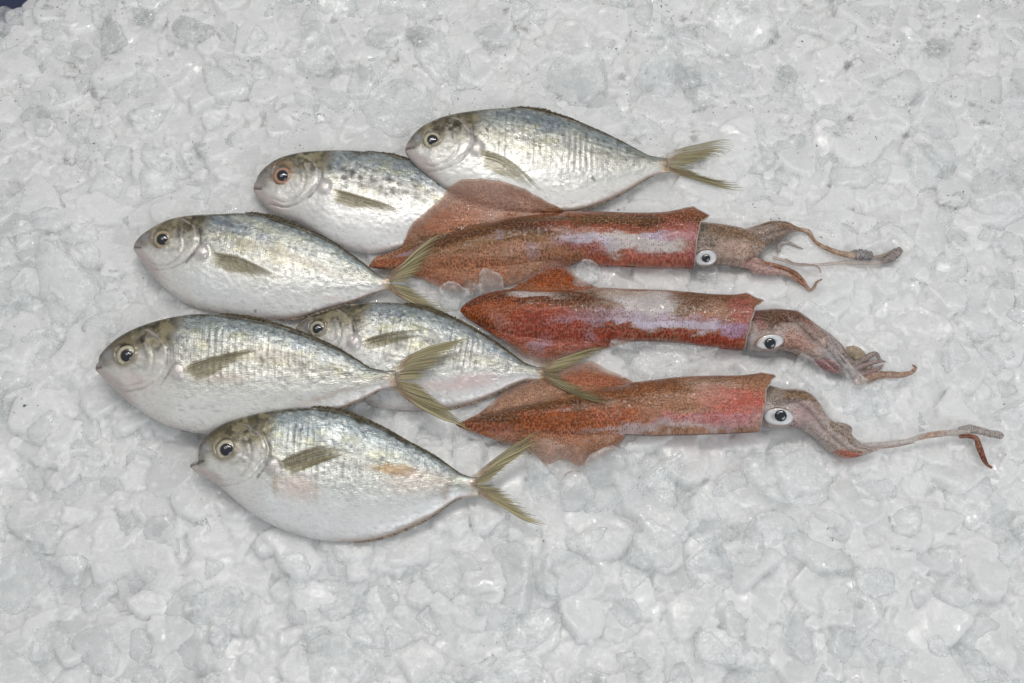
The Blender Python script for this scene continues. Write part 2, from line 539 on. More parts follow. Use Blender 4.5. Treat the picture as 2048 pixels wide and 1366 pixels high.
def make_fish(c):
    r = np.random.default_rng(c['seed'])
    sd = c['seed']
    dors, vent = c['dors'], c['vent']
    snout = np.array(dors[0], float) * 0.5 + np.array(vent[0], float) * 0.5
    tailb = np.array(dors[-1], float) * 0.5 + np.array(vent[-1], float) * 0.5
    Lpx = np.linalg.norm(tailb - snout)
    ax = (tailb - snout) / Lpx
    perp = np.array([ax[1], -ax[0]])            # towards the back of the fish (up in the picture)
    ro, pi_ = math.radians(c['roll']), math.radians(c['pitch'])
    n = np.array([-math.sin(pi_), -math.sin(ro), 1.0])
    n /= np.linalg.norm(n)
    cpx = snout * 0.55 + tailb * 0.45
    P0 = at([cpx], c['z'])[0]
    nu, nt, nb = 300, 130, 26
    uu = np.linspace(0, 1, nu) ** 1.25
    D2, V2 = catmull(dors, uu), catmull(vent, uu)
    D3, V3 = to_plane(D2, P0, n)[0], to_plane(V2, P0, n)[0]
    L = np.linalg.norm(to_plane([tailb], P0, n)[0] - to_plane([snout], P0, n)[0])
    T = c.get('thick', 0.059) * L
    prof = np.interp(uu, [0, .02, .06, .13, .22, .33, .45, .6, .75, .88, .96, 1.0],
                     [.10, .30, .52, .74, .9, 1.0, .99, .84, .56, .31, .2, .16])
    k = np.ones(15) / 15
    prof = np.convolve(np.pad(prof, 7, mode='edge'), k, 'valid')
    # ring: visible flank from back (0) to belly (pi), then the hidden flank
    th = np.concatenate([np.linspace(0, math.pi, nt), np.linspace(math.pi, 2 * math.pi, nb + 2)[1:-1]])
    y = np.cos(th)
    zz = np.sign(np.sin(th)) * np.abs(np.sin(th)) ** 0.80
    zz = zz * (1.0 + 0.10 * y)
    mid, half = (D3 + V3) / 2, (D3 - V3) / 2
    W = np.minimum(T * prof, 0.62 * np.linalg.norm(half, axis=1) + 0.0004)
    P = mid[:, None] + half[:, None] * y[None, :, None] + n * (W[:, None] * zz[None, :])[..., None]
    px = (D2 + V2)[:, None] / 2 + (D2 - V2)[:, None] / 2 * y[None, :, None]
    X, Y = px[..., 0].ravel(), px[..., 1].ravel()
    rel = px.reshape(-1, 2) - snout
    a, b = rel @ ax / Lpx, rel @ perp / Lpx
    vn = np.tile(y, nu)
    u = np.repeat(uu, len(th))
    top = np.tile(np.sin(th) >= -1e-6, nu).astype(float)
    # landmarks
    ex_, ey_ = np.array(c['eye'][:2]) - snout, None
    ea, eb = ex_ @ ax / Lpx, ex_ @ perp / Lpx
    er = c['eye'][2] / Lpx
    de = np.hypot(a - ea, b - eb)
    pb = np.array(c['pect_base']) - snout
    pa, pbb = pb @ ax / Lpx, pb @ perp / Lpx
    ca, cb = ea + 0.005, eb - 0.015
    ang = np.arctan2(b - cb, a - ca)
    wob = fbm(a * 22, b * 22, sd + 50, 3) - 0.5
    gr = np.hypot((a - ca) / (0.138 + 0.012 * (b - cb) / 0.1), (b - cb) / 0.108) + 0.10 * wob          # gill cover
    pr = np.hypot((a - ca - 0.004) / 0.088, (b - cb + 0.012) / 0.084) + 0.16 * wob                     # preopercle
    back = sstep(-2.1, -1.7, ang) * (1 - sstep(0.85, 1.2, ang))
    headm = 1 - sstep(0.24, 0.30, a + 0.03 * (fbm(a * 30, b * 30, sd + 1) - 0.5) - 0.10 * np.clip(b - 0.06, 0, 1))
    bodym = 1 - headm
    # --- relief (metres)
    disp = np.zeros_like(a)
    disp += 0.0006 * (1 - sstep(0.92, 1.06, gr)) * back * (1 - 0.7 * sstep(0.1, 0.6, ang))
    disp -= 0.0005 * np.exp(-((gr - 1.05) / 0.035) ** 2) * back * (1 - 0.7 * sstep(0.1, 0.6, ang))
    disp -= 0.0004 * np.exp(-((pr - 1.0) / 0.06) ** 2) * back
    disp += 0.0008 * np.exp(-((de - er * 1.05) / (er * 0.25)) ** 2)
    disp -= 0.0016 * (1 - sstep(0.5, 1.0, de / er))
    disp += 0.0018 * np.exp(-(((a - pa) / 0.024) ** 2 + ((b - pbb) / 0.026) ** 2) ** 2)
    disp += 0.00022 * (fbm(a * 60, b * 90, sd + 2) - 0.5) * 2
    ripple = np.sin(2 * math.pi * (a * 46 + 0.5 * fbm(a * 10, b * 14, sd + 3) + b * 1.2))
    ripm = sstep(0.30, 0.36, a) * (1 - sstep(0.68, 0.80, a)) * sstep(-0.35, -0.05, vn) * (1 - sstep(0.6, 0.82, vn)) * c.get('ripple', 1.0)
    ripm = ripm * (0.15 + 0.85 * sstep(0.38, 0.62, fbm(a * 12, b * 9, sd + 52, 3)))
    disp += 0.00013 * ripple * ripm
    # mouth: cleft between snout and lower jaw, jaw strip along the chin
    mo = np.array(c['mouth']) - snout
    ma, mb = mo @ ax / Lpx, mo @ perp / Lpx
    mt = np.clip(((a * ma + (b) * mb) / max(ma * ma + mb * mb, 1e-9)), 0, 1)
    dm = np.hypot(a - mt * ma, b - mt * mb)
    disp -= 0.0012 * np.exp(-(dm / 0.006) ** 2)
    disp *= top * sstep(0.0, 0.12, np.sqrt(np.maximum(0, 1 - vn * vn)))
    P = P + n * disp.reshape(nu, -1)[..., None]
    # --- skin colour (albedo, plus painted glints)
    N = len(a)
    nz = fbm(a * 26, b * 30, sd + 4, 4, 0.6)
    nz2 = fbm(a * 70 + b * 30, b * 120, sd + 5, 4, 0.65)
    q = vn + 0.16 * (nz - 0.5)
    stops = [-1.0, -0.85, -0.45, -0.1, 0.2, 0.5, 0.72, 0.88, 0.95, 1.0]
    cols = np.array([[.74, .70, .68], [.84, .83, .825], [.80, .80, .79], [.68, .67, .635], [.60, .59, .545], [.50, .505, .475],
                     [.32, .355, .365], [.33, .365, .37], [.12, .105, .065], [.07, .06, .035]]) * np.array(c.get('tone', (1, 1, 1)))
    col = np.stack([np.interp(q, stops, cols[:, i]) for i in range(3)], 1)
    yel = sstep(0.52, 0.72, fbm(a * 14 + 3, b * 26, sd + 6, 4, 0.6)) * sstep(-0.1, 0.2, vn) * (1 - sstep(0.75, 0.9, vn))
    col *= (1 - 0.25 * yel[:, None] * np.array([0.0, 0.1, 0.75]))
    blu = sstep(0.5, 0.7, fbm(a * 20 + 9, b * 22, sd + 7, 4, 0.6)) * sstep(0.25, 0.5, vn) * (1 - sstep(0.82, 0.92, vn)) * bodym
    col = col * (1 - 0.6 * blu[:, None]) + np.array([.19, .235, .29]) * (0.6 * blu[:, None])
    glint = sstep(0.56, 0.74, nz2) * sstep(-0.3, 0.2, vn) * bodym  # streaky silver glints painted into the skin colour
    col = col * (1 - 0.42 * glint[:, None]) + np.array([.84, .84, .79]) * (0.42 * glint[:, None])
    pit = sstep(0.58, 0.74, fbm(a * 80, b * 60 + 50, sd + 8, 3, 0.6)) * sstep(-0.5, 0.1, vn)
    col *= (1 - 0.42 * pit)[:, None]
    mot = fbm(a * 60 + b * 40, b * 160, sd + 53, 4, 0.65)
    mw = sstep(-0.55, 0.2, vn)
    col *= (1 + mw * 1.0 * (mot - 0.5) - 0.25 * (1 - mw) * sstep(0.55, 0.75, mot))[:, None]
    # pale ridges of the muscle blocks
    col = col * (1 + (0.20 * sstep(0.55, 1.0, ripple) - 0.05 * sstep(0.2, 1.0, -ripple))[:, None] * ripm[:, None])
    # dusky band behind the shoulder that runs to the tail, with a pale line under it
    tc = np.interp(a, [0.3, 0.55, 0.8, 1.0], [0.055, 0.035, 0.012, 0.0]) + c.get('band_shift', 0.0)
    band = np.exp(-((b - tc) / 0.016) ** 2) * sstep(0.28, 0.5, a) * (0.35 + 0.65 * sstep(0.42, 0.6, fbm(a * 22, b * 40, sd + 9)))
    col *= (1 - 0.34 * band)[:, None]
    lat = np.exp(-((b - tc - 0.022 - 0.02 * np.sin(a * 4)) / 0.0028) ** 2) * sstep(0.27, 0.33, a) * bodym
    col *= (1 - 0.38 * lat)[:, None]
    low = np.exp(-((vn + 0.50 - 0.25 * (a - 0.6)) / 0.10) ** 2) * sstep(0.5, 0.8, a)
    col *= (1 - 0.16 * low)[:, None]
    # head: olive brown crown, silvery cheek, pink jaw
    crown = headm * sstep(-0.03, 0.045, b - (eb - 0.005) + 0.02 * (nz - 0.5) - 0.16 * np.maximum(0, a - 0.20) + 0.2 * np.maximum(0, 0.07 - a))
    col = col * (1 - crown[:, None]) + (np.array([.125, .105, .066]) * (0.30 + 1.25 * nz)[:, None]) * crown[:, None]
    nape = headm * sstep(0.5, 0.8, vn) * sstep(0.05, 0.12, a)
    col = col * (1 - 0.55 * nape[:, None]) + np.array([.24, .205, .115]) * 0.55 * nape[:, None] * (0.2 + 1.4 * nz2)[:, None]
    topline = headm * sstep(0.62, 0.92, vn) * sstep(0.03, 0.08, a)
    col *= (1 - 0.45 * topline)[:, None]
    cheek = headm * (1 - crown)
    col = col * (1 - 0.5 * cheek[:, None]) + np.array([.66, .635, .60]) * 0.5 * cheek[:, None]
    tmpl = headm * np.exp(-(((a - ea - 0.085) / 0.045) ** 2 + ((b - eb - 0.02) / 0.05) ** 2)) * sstep(0.4, 0.6, fbm(a * 60, b * 60, sd + 10))
    col = col * (1 - 0.6 * tmpl[:, None]) + np.array([.66, .62, .52]) * 0.6 * tmpl[:, None]
    ringc = np.exp(-((de - er * 1.15) / (er * 0.35)) ** 2)
    col = col * (1 - 0.75 * ringc[:, None]) + np.array(c.get('ring', (.24, .19, .11))) * 0.75 * ringc[:, None]
    snt = (1 - sstep(0.045, 0.085, a)) * sstep(-0.012, 0.012, b + 0.1 * a) * (sstep(0.02, 0.035, a) if 'open mouth' in c['label'] else 1.0)
    col = col * (1 - 0.65 * snt[:, None]) + np.array([.145, .12, .095]) * 0.65 * snt[:, None]
    nos = np.exp(-(((a - 0.052) / 0.018) ** 2 + ((b - eb + 0.005) / 0.018) ** 2) ** 2)
    col = col * (1 - 0.5 * nos[:, None]) + np.array([.40, .40, .42]) * 0.5 * nos[:, None]
    col *= (1 - 0.42 * np.exp(-((gr - 1.03) / 0.022) ** 2) * back * (1 - 0.8 * sstep(0.1, 0.5, ang)) * sstep(0.35, 0.6, fbm(a * 28, b * 28, sd + 57)))[:, None]
    col *= (1 - 0.30 * np.exp(-((pr - 1.0) / 0.05) ** 2) * back * sstep(0.35, 0.6, fbm(a * 35, b * 35, sd + 51)))[:, None]
    rim = np.exp(-((gr - 0.96) / 0.03) ** 2) * back
    col = col * (1 - 0.4 * rim[:, None]) + np.array([.76, .70, .68]) * 0.4 * rim[:, None]
    fing = np.sin(2 * math.pi * gr * 26 + 4 * nz) * sstep(0.62, 0.72, gr) * (1 - sstep(0.85, 0.95, gr)) * back * (1 - sstep(-0.2, 0.2, ang))
    col *= (1 + 0.10 * fing)[:, None]
    jaw = (1 - sstep(0.35, 0.62, (1 + vn) * (0.25 + 8 * a))) * (1 - sstep(0.09, 0.17, a))
    col = col * (1 - 0.8 * jaw[:, None]) + np.array([.52, .445, .425]) * 0.8 * jaw[:, None]
    lip = 1 - sstep(0.008, 0.022, np.hypot(a, b))
    col = col * (1 - 0.7 * lip[:, None]) + np.array([.46, .37, .34]) * 0.7 * lip[:, None]
    col *= (1 - 0.62 * np.exp(-(dm / 0.0045) ** 2))[:, None]
    # dark crease where the gill cover ends above the fin, folds behind it, smudges on the cheek
    for (a0, b0, a1, b1, wd, stg) in ((pa - .004, pbb + .028, pa - .055, pbb - .045, .0028, .75), (pa - .02, pbb + .085, pa - .012, pbb + .035, .005, .45),
                                      (ea + .055, eb + .055, ea + .085, eb - .03, .006, .35), (ea + .03, eb - .055, ea + .075, eb - .045, .008, .22), (ea + .07, eb + .06, ea + .11, eb + .05, .007, .4)):
        tq = np.clip(((a - a0) * (a1 - a0) + (b - b0) * (b1 - b0)) / ((a1 - a0) ** 2 + (b1 - b0) ** 2), 0, 1)
        dq = np.hypot(a - a0 - tq * (a1 - a0), b - b0 - tq * (b1 - b0)) + 0.010 * (fbm(a * 50, b * 50, sd + 54, 3) - 0.5)
        col *= (1 - stg * np.exp(-(dq / wd) ** 2))[:, None]
    hm = fbm(a * 45, b * 45, sd + 55, 4, 0.65)
    col *= (1 - headm * 0.55 * sstep(0.5, 0.72, hm) * sstep(-0.03, 0.06, b - eb + 0.03))[:, None]
    gold = headm * sstep(0.52, 0.7, fbm(a * 38 + 7, b * 38, sd + 56, 3)) * sstep(0.0, 0.05, b - eb + 0.01)
    col = col * (1 - 0.45 * gold[:, None]) + np.array([.46, .40, .24]) * 0.45 * gold[:, None]
    # fleshy pectoral base
    pbm = np.exp(-(((a - pa) / 0.027) ** 2 + ((b - pbb) / 0.03) ** 2) ** 2)
    col = col * (1 - 0.75 * pbm[:, None]) + np.array([.72, .66, .645]) * 0.75 * pbm[:, None]
    # bloody root of the tail
    tr_ = sstep(0.93, 1.0, a) * sstep(0.35, 0.65, fbm(a * 90, b * 90, sd + 11))
    col = col * (1 - 0.5 * tr_[:, None]) + np.array([.62, .36, .34]) * 0.5 * tr_[:, None]
    ped = sstep(0.86, 0.93, a) * (1 - sstep(0.94, 0.97, a)) * sstep(-0.4, 0.5, vn)
    col = col * (1 - 0.5 * ped[:, None]) + np.array([.40, .41, .33]) * 0.5 * ped[:, None]
    # dark pits along the foot of the dorsal fin, pink-brown edge of the anal fin
    dv = (1 - vn) * np.repeat(np.linalg.norm(D2 - V2, axis=1), len(th)) / 2
    dots = (np.cos(2 * math.pi * a * 88) > 0.1) * np.exp(-((dv - 7.5) / 1.5) ** 2) * sstep(0.30, 0.36, a) * (1 - sstep(0.62, 0.8, a)) * top
    col *= (1 - 0.8 * np.clip(dots, 0, 1) * c.get('pits', 1.0))[:, None]
    ev = (1 + vn) * np.repeat(np.linalg.norm(D2 - V2, axis=1), len(th)) / 2
    ae = np.exp(-(ev / 5.0) ** 2) * sstep(0.45, 0.6, a)
    col = col * (1 - 0.7 * ae[:, None]) + np.array([.42, .31, .26]) * 0.7 * ae[:, None]
    be = np.exp(-(ev / 4.0) ** 2) * sstep(0.14, 0.2, a) * (1 - sstep(0.42, 0.55, a)) * sstep(0.45, 0.6, fbm(a * 40, b * 8, sd + 14))
    col = col * (1 - 0.4 * be[:, None]) + np.array([.46, .36, .36]) * 0.4 * be[:, None]
    # individual spots and stains
    spotm = np.zeros_like(a)
    for (sx, sy, srx, sry, ss) in c.get('spots', []):
        m = min(1.0, ss * 1.45) * np.exp(-(((X - sx) / (srx * 1.15)) ** 2 + ((Y - sy) / (sry * 1.15)) ** 2) ** 1.5)
        col = col * (1 - m[:, None]) + np.array([.085, .08, .06]) * m[:, None]
        spotm = np.maximum(spotm, m)
    blobs(col, X, Y, c.get('blobs', []), sd + 20)
    col *= (0.95 + 0.1 * vnoise(X / 2.2, Y / 2.2, sd + 12))[:, None]
    # faint grime specks
    gs = (vnoise(X / 2.2, Y / 2.2, sd + 40) > 0.985) * sstep(0.5, 0.6, vnoise(X / 40, Y / 40, sd + 41))
    col *= (1 - 0.6 * gs)[:, None]
    scaly = bodym * (0.22 + 0.78 * sstep(-0.75, 0.0, vn)) + 0.3 * headm
    scaly = scaly * (1 - 0.8 * spotm)

    base = P0.copy(); base[2] = 0.0
    root = empty('silver_fish', base, c['label'], 'fish', 'silver fish laid on the ice')
    Vb = P.reshape(-1, 3)
    Fb = grid_faces(nu, len(th), True)
    # blunt end caps: pull the last rings together
    Vr = Vb.reshape(nu, -1, 3)
    Vr[0] = Vr[0].mean(0) + (Vr[0] - Vr[0].mean(0)) * 0.25
    Vr[-1] = Vr[-2].mean(0) + (Vr[-2] - Vr[-2].mean(0)) * 0.02
    Vb = Vr.reshape(-1, 3)
    if np.mean(vnormals(Vb, Fb)[top > 0.5] @ n) < 0: Fb = Fb[:, ::-1]
    uvs = np.c_[a + sd * 0.37, b + sd * 0.21]
    put('body', make_mesh('body', Vb - base, Fb, M_FISH, uvs, np.clip(col, 0.01, 0.94), {'scaly': np.clip(scaly, 0, 1)}), root)
    key = 'fish%d' % sd
    add_bvh(key, Vb, Fb)

    # --- eye
    epx = np.array([c['eye'][:2]])
    te = hit_t(epx, [key])
    ec = (CAM + rays(epx)[0] * te[0])
    mpp = L / Lpx
    R = c['eye'][2] * mpp * 1.08
    en = n * 0.8 + (CAM - ec) / np.linalg.norm(CAM - ec) * 0.2
    rc = np.array(c.get('iris', (.46, .42, .33)))

    def iris_col(rr_, tt_):
        f = 0.75 + 0.5 * vnoise(tt_ * 6, rr_ * 9, sd)
        colr = np.stack([np.interp(rr_, [0, .5, .57, .64, .82, .91, 1.0], np.array([.02, .03, .10, 1.1, 1.0, .62, .42]) * rc[i] * 1.0) for i in range(3)], 1)
        return colr * f[:, None]
    Ve, Fe, ce = dome(ec + n * 0.0008, en, np.array([1.0, 0, 0]), R, R * 1.02, R * 0.34, M_IRIS, 'eye', iris_col)
    eye = put('eye', make_mesh('eye', Ve - base, Fe, M_IRIS, None, ce), root)
    pr_ = c['eye'][3] * mpp
    Vp, Fp, _ = dome(ec + n * 0.0008 + en / np.linalg.norm(en) * R * 0.20, en, np.array([1.0, 0, 0]), pr_, pr_, R * 0.20, M_PUPIL, 'pupil', back=0.001)
    put('pupil', make_mesh('pupil', Vp - base, Fp, M_PUPIL), eye)

    # --- fins
    names_below = [k_ for k_ in c.get('over', [])]

    def on_plane(pl, clr=0.0012):
        P_, t_, d_ = to_plane(pl, P0, n)
        if names_below:
            h_ = hit_t(pl, names_below) - clr
            t_ = np.minimum(t_, h_)
            kk = np.ones(5) / 5
            ts = np.convolve(np.pad(t_, 2, mode='edge'), kk, 'valid')
            t_ = np.minimum(ts, h_)
        return CAM + d_ * t_[:, None]

    def on_body(pl, clr=0.0007):
        t_ = np.minimum(hit_t(pl, [key]), to_plane(pl, P0, n)[1])
        kk = np.ones(5) / 5
        ts = np.convolve(np.pad(t_, 2, mode='edge'), kk, 'valid')
        return CAM + rays(pl) * (np.minimum(ts, t_) - clr)[:, None]

    def finish_fin(name, rp, zf, c0, c1, op0, op1, blush=0.0):
        Vf, Ff, Tf, Kf = strips(rp, zf)
        j = np.random.default_rng(sd + len(name)).random(len(rp))[Kf]
        cc = np.array(c0) * (1 - Tf[:, None]) + np.array(c1) * Tf[:, None]
        cc = cc * (0.6 + 0.8 * j)[:, None]
        lr = np.tile([0, 1, 0, 0], len(Vf) // 4)          # ridge of each ray paler than the web beside it
        cc = cc * (0.82 + 0.36 * lr)[:, None]
        if name == 'caudal_fin':
            bl = np.exp(-((Tf - 0.20) / 0.08) ** 2) * 0.6 * (0.4 + 0.8 * j)
            cc = cc * (1 - bl[:, None]) + np.array([.60, .30, .27]) * bl[:, None]
        op = op0 * (1 - Tf) + op1 * Tf
        if name == 'pectoral_fin':
            kk_ = Kf / max(1, len(rp) - 1.0)
            op = op * (1.35 - 0.75 * kk_)
            cc = cc * (0.75 + 0.4 * kk_)[:, None]
        op = op * (0.7 + 0.5 * j) * sstep(0.0, 0.38 if name == 'caudal_fin' else 0.14, Tf) ** 1.5 * (1 - 0.35 * sstep(.8, 1.0, Tf))
        put(name, make_mesh(name, Vf - base, Ff, M_FIN, None, cc, {'opac': np.clip(op, 0, 1)}), root)
        return Vf, Ff

    def on_tail(pl):
        P_ = on_plane(pl)
        t_ = np.minimum(np.linalg.norm(P_ - CAM, axis=1), hit_t(pl, [key]) - 0.0004)
        return CAM + rays(pl) * t_[:, None]

    if 'tail' in c:
        up_o, up_i, lo_i, lo_o = c['tail']
        tb, bb = np.array(dors[-1], float) - ax * 20, np.array(vent[-1], float) - ax * 20
        tb, bb = tb - perp * 3, bb + perp * 3
        midb = (tb + bb) / 2
        rp = fan(tb, midb, up_o, up_i[::-1], 34, 26, r)
        rp += fan(bb, midb, lo_o, lo_i[::-1], 34, 26, r)
        Vf, Ff = finish_fin('caudal_fin', rp, on_tail, (.58, .52, .34), (.44, .385, .21), 0.62, 0.58, 0.0)
    po, pin = c['pect']
    b0, b1 = np.array(po[0], float), np.array(pin[0], float)
    bm_ = (b0 + b1) / 2
    rp = fan(b0, b1, list(po[1:]), list(pin[1:])[::-1], 26, 24, r, ragged=0.14, taper0=0.6)
    finish_fin('pectoral_fin', rp, on_body, (.54, .49, .34), (.44, .39, .25), 0.24, 0.20)

    def edge_fin(name, curve, a0, a1, hfun, c0, c1, sgn):
        m = 110
        s = np.linspace(a0, a1, m)
        base_px = catmull(curve, 240)
        rb = (base_px - snout) @ ax / Lpx
        bx = np.stack([np.interp(s, rb, base_px[:, i]) for i in (0, 1)], 1)
        tn = np.gradient(bx, axis=0)
        tn /= np.linalg.norm(tn, axis=1)[:, None]
        nn = np.stack([tn[:, 1], -tn[:, 0]], 1) * sgn
        rp_ = []
        for i in range(m):
            hgt = hfun(s[i]) * (0.8 + 0.35 * r.random())
            st = bx[i] - nn[i] * 1.5
            en_ = bx[i] + nn[i] * hgt + tn[i] * hgt * 1.3
            pl = np.linspace(st, en_, 5)
            gapm = np.linalg.norm(bx[min(i + 1, m - 1)] - bx[max(i - 1, 0)]) / 2
            rp_.append((pl, np.full(5, 0.85 * gapm * mpp) * np.array([1, 1, .95, .8, .35])))
        finish_fin(name, rp_, lambda pl: on_plane(pl), c0, c1, 0.98, 0.9)
    dh = c.get('dorsal_h', 8.0)
    edge_fin('dorsal_fin', dors, c.get('d0', 0.40), 0.95, lambda s_: np.interp(s_, [.36, .42, .50, .58, .66, .95], [1, dh * .7, dh, dh * .75, 4.0, 1.6]), (.13, .105, .06), (.17, .14, .08), 1)
    edge_fin('anal_fin', vent, 0.58, 0.94, lambda s_: np.interp(s_, [.55, .64, .8, .95], [2, 4.5, 3.5, 1.5]), (.50, .38, .33), (.34, .28, .20), -1)
    return root

F5 = dict(seed=5, z=0.009, roll=9, pitch=0, label='fish with faint blotches, its head tucked behind the long-finned fish at far left',
  dors=[(590, 660), (593.6, 654), (601, 646), (612, 638), (641, 624), (681, 613), (722, 608), (766, 606), (809, 609), (850, 618), (897, 635), (945, 657), (989, 684), (1025, 710), (1051, 728), (1075, 734), (1090, 735)],
  vent=[(590, 662), (592, 670), (598, 680), (612, 698), (638, 728), (668, 757), (705, 787), (740, 809), (784, 819), (850, 821), (897, 816), (945, 805), (989, 788), (1025, 770), (1051, 761), (1077, 762), (1092, 762)],
  eye=(636.4, 659.7, 16.5, 10.2), mouth=(606, 672), pect_base=(712, 694),
  pect=([(720, 680), (784, 664), (868, 659)], [(728, 700), (790, 685), (850, 672)]),
  tail=([(1124, 717), (1179, 700), (1227, 691)], [(1124, 745), (1161, 725), (1200, 706)], [(1124, 752), (1150, 768), (1200, 787)], [(1106, 770), (1150, 790), (1197, 804), (1241, 804)]),
  tone=(.92, .93, .93), iris=(.44, .40, .30), pits=0.2,
  spots=[(860, 690, 13, 8, .3), (895, 705, 12, 8, .3), (830, 720, 12, 8, .25), (925, 700, 10, 9, .3), (880, 735, 12, 7, .25), (950, 720, 10, 8, .25), (800, 700, 14, 9, .3), (770, 680, 12, 8, .3), (985, 735, 9, 6, .25), (915, 745, 11, 6, .2), (780, 725, 12, 9, .25), (845, 665, 9, 6, .2)],
  blobs=[(935, 770, 60, 13, -8, (.72, .52, .50), .55, .7), (870, 780, 45, 12, 0, (.70, .56, .54), .4, .8)])
F2 = dict(seed=2, z=0.009, roll=8, pitch=0, label='spotted fish with a reddish eye, half hidden behind the uppermost fish',
  dors=[(507, 378), (508, 371), (513, 363), (520, 348), (540, 329), (566, 316), (599, 308), (639, 304), (689, 303), (739, 306), (782, 312), (830, 325), (880, 342), (940, 375), (985, 408), (1010, 430), (1025, 436)],
  vent=[(507, 380), (511, 390), (526, 407), (548, 428), (588, 440), (629, 464), (663, 486), (702, 500), (736, 506), (772, 504), (802, 497), (850, 490), (900, 482), (950, 474), (985, 468), (1010, 464), (1025, 462)],
  eye=(566, 354, 18, 11.5), mouth=(524, 384), pect_base=(653, 388), iris=(.46, .26, .18), ring=(.30, .18, .10), tone=(1.0, 1.0, 1.0), pits=0.15, ripple=0.4, dorsal_h=6,
  pect=([(656, 374), (722, 393), (772, 409), (815, 431)], [(664, 404), (718, 418), (768, 426), (806, 432)]),
  spots=[(663, 349, 6, 9, .55), (690, 352, 5, 6, .5), (708, 361, 6, 7, .6), (723, 369, 5, 5, .55), (693, 371, 5, 5, .5), (748, 376, 8, 6, .55), (781, 373, 6, 6, .5), (764, 392, 6, 8, .55), (788, 396, 7, 8, .6), (813, 396, 8, 5, .55), (834, 383, 8, 7, .5), (800, 379, 6, 5, .45), (752, 355, 5, 4, .45), (735, 349, 5, 4, .4), (836, 404, 8, 6, .4), (725, 384, 5, 6, .4), (775, 402, 5, 4, .45), (858, 395, 7, 6, .35), (676, 372, 4, 4, .35), (850, 412, 7, 4, .35)],
  blobs=[(690, 440, 70, 40, 20, (.76, .76, .76), .5, .7)])
F1 = dict(seed=1, z=0.018, roll=8, pitch=-3.5, label='uppermost fish, its back fin raised and whole tail spread on clear ice',
  dors=[(810, 299), (812, 294), (816, 285), (831, 266), (852, 250), (886, 236), (921, 228), (966, 222), (1008, 219), (1049, 219), (1094, 228), (1146, 243), (1198, 264), (1250, 288), (1285, 307), (1302, 314), (1323, 315), (1336, 315)],
  vent=[(810, 302), (813, 309), (827, 326), (848, 345), (869, 361), (893, 377), (938, 398), (1008, 413), (1077, 422), (1129, 424), (1164, 419), (1209, 403), (1250, 383), (1292, 358), (1313, 349), (1330, 346), (1340, 345)],
  eye=(865, 283, 17.5, 11.3), mouth=(828, 302), pect_base=(953, 312), tone=(1.03, 1.03, 1.0), iris=(.50, .46, .33), dorsal_h=9, d0=0.36, pits=0.1,
  pect=([(952, 296), (1008, 314), (1049, 345), (1077, 373), (1092, 387)], [(962, 330), (1001, 350), (1042, 371), (1080, 384)]),
  tail=([(1354, 300), (1406, 287), (1450, 279), (1476, 284)], [(1378, 334), (1413, 322), (1466, 304)], [(1380, 340), (1406, 349), (1441, 361), (1470, 364)], [(1354, 348), (1406, 364), (1458, 378), (1497, 382)]),
  blobs=[(1128, 362, 9, 11, 0, (.36, .35, .32), .55, .8), (1185, 367, 3, 4, 0, (.15, .14, .13), .8, .5), (990, 283, 30, 10, 5, (.42, .39, .32), .5, .8), (973, 272, 2.5, 7, 5, (.08, .06, .05), .8, .5)])
F3 = dict(seed=3, z=0.013, roll=10, pitch=1.5, label='fish with a grey-blue back whose tail rests on the uppermost squid',
  dors=[(267, 494), (270, 488), (275, 481), (286, 470), (316, 451), (350, 438), (389, 432), (436, 430), (482, 428), (516, 431), (555, 441), (599, 456), (648, 476), (691, 503), (728, 529), (751, 548), (768, 553), (784, 554)],
  vent=[(267, 498), (271, 506), (280, 518), (296, 538), (313, 561), (336, 581), (363, 601), (393, 616), (436, 629), (482, 635), (532, 639), (582, 637), (622, 629), (665, 616), (708, 602), (741, 589), (768, 581), (786, 580)],
  eye=(327, 481, 18.5, 11.5), mouth=(284, 500), pect_base=(411, 516), tone=(.97, .98, .97), iris=(.40, .33, .21), pits=0.8, ripple=0.5,
  pect=([(416, 503), (466, 511), (515, 531), (549, 549), (570, 572)], [(426, 527), (466, 547), (509, 562), (560, 572)]),
  tail=([(798, 533), (831, 503), (864, 478), (892, 465)], [(826, 562), (848, 537), (876, 500)], [(826, 576), (864, 592), (898, 612)], [(808, 598), (848, 617), (881, 624), (918, 619)]),
  over=['squid_mantle_1', 'squid_mantle_2', 'fish5'],
  blobs=[(455, 456, 22, 10, 10, (.16, .18, .23), .6, .6), (505, 452, 40, 9, 12, (.66, .63, .50), .45, .8), (575, 480, 40, 10, 25, (.68, .67, .56), .5, .9), (520, 505, 70, 9, 12, (.34, .32, .26), .55, .8),
         (620, 535, 55, 6, 22, (.36, .31, .25), .5, .8), (420, 570, 50, 25, 20, (.73, .75, .76), .6, .8), (470, 600, 70, 20, 5, (.72, .73, .73), .5, .8), (515, 627, 5, 2.5, -30, (.22, .12, .11), .7, .5), (665, 600, 12, 5, 0, (.7, .5, .48), .5, .8)])
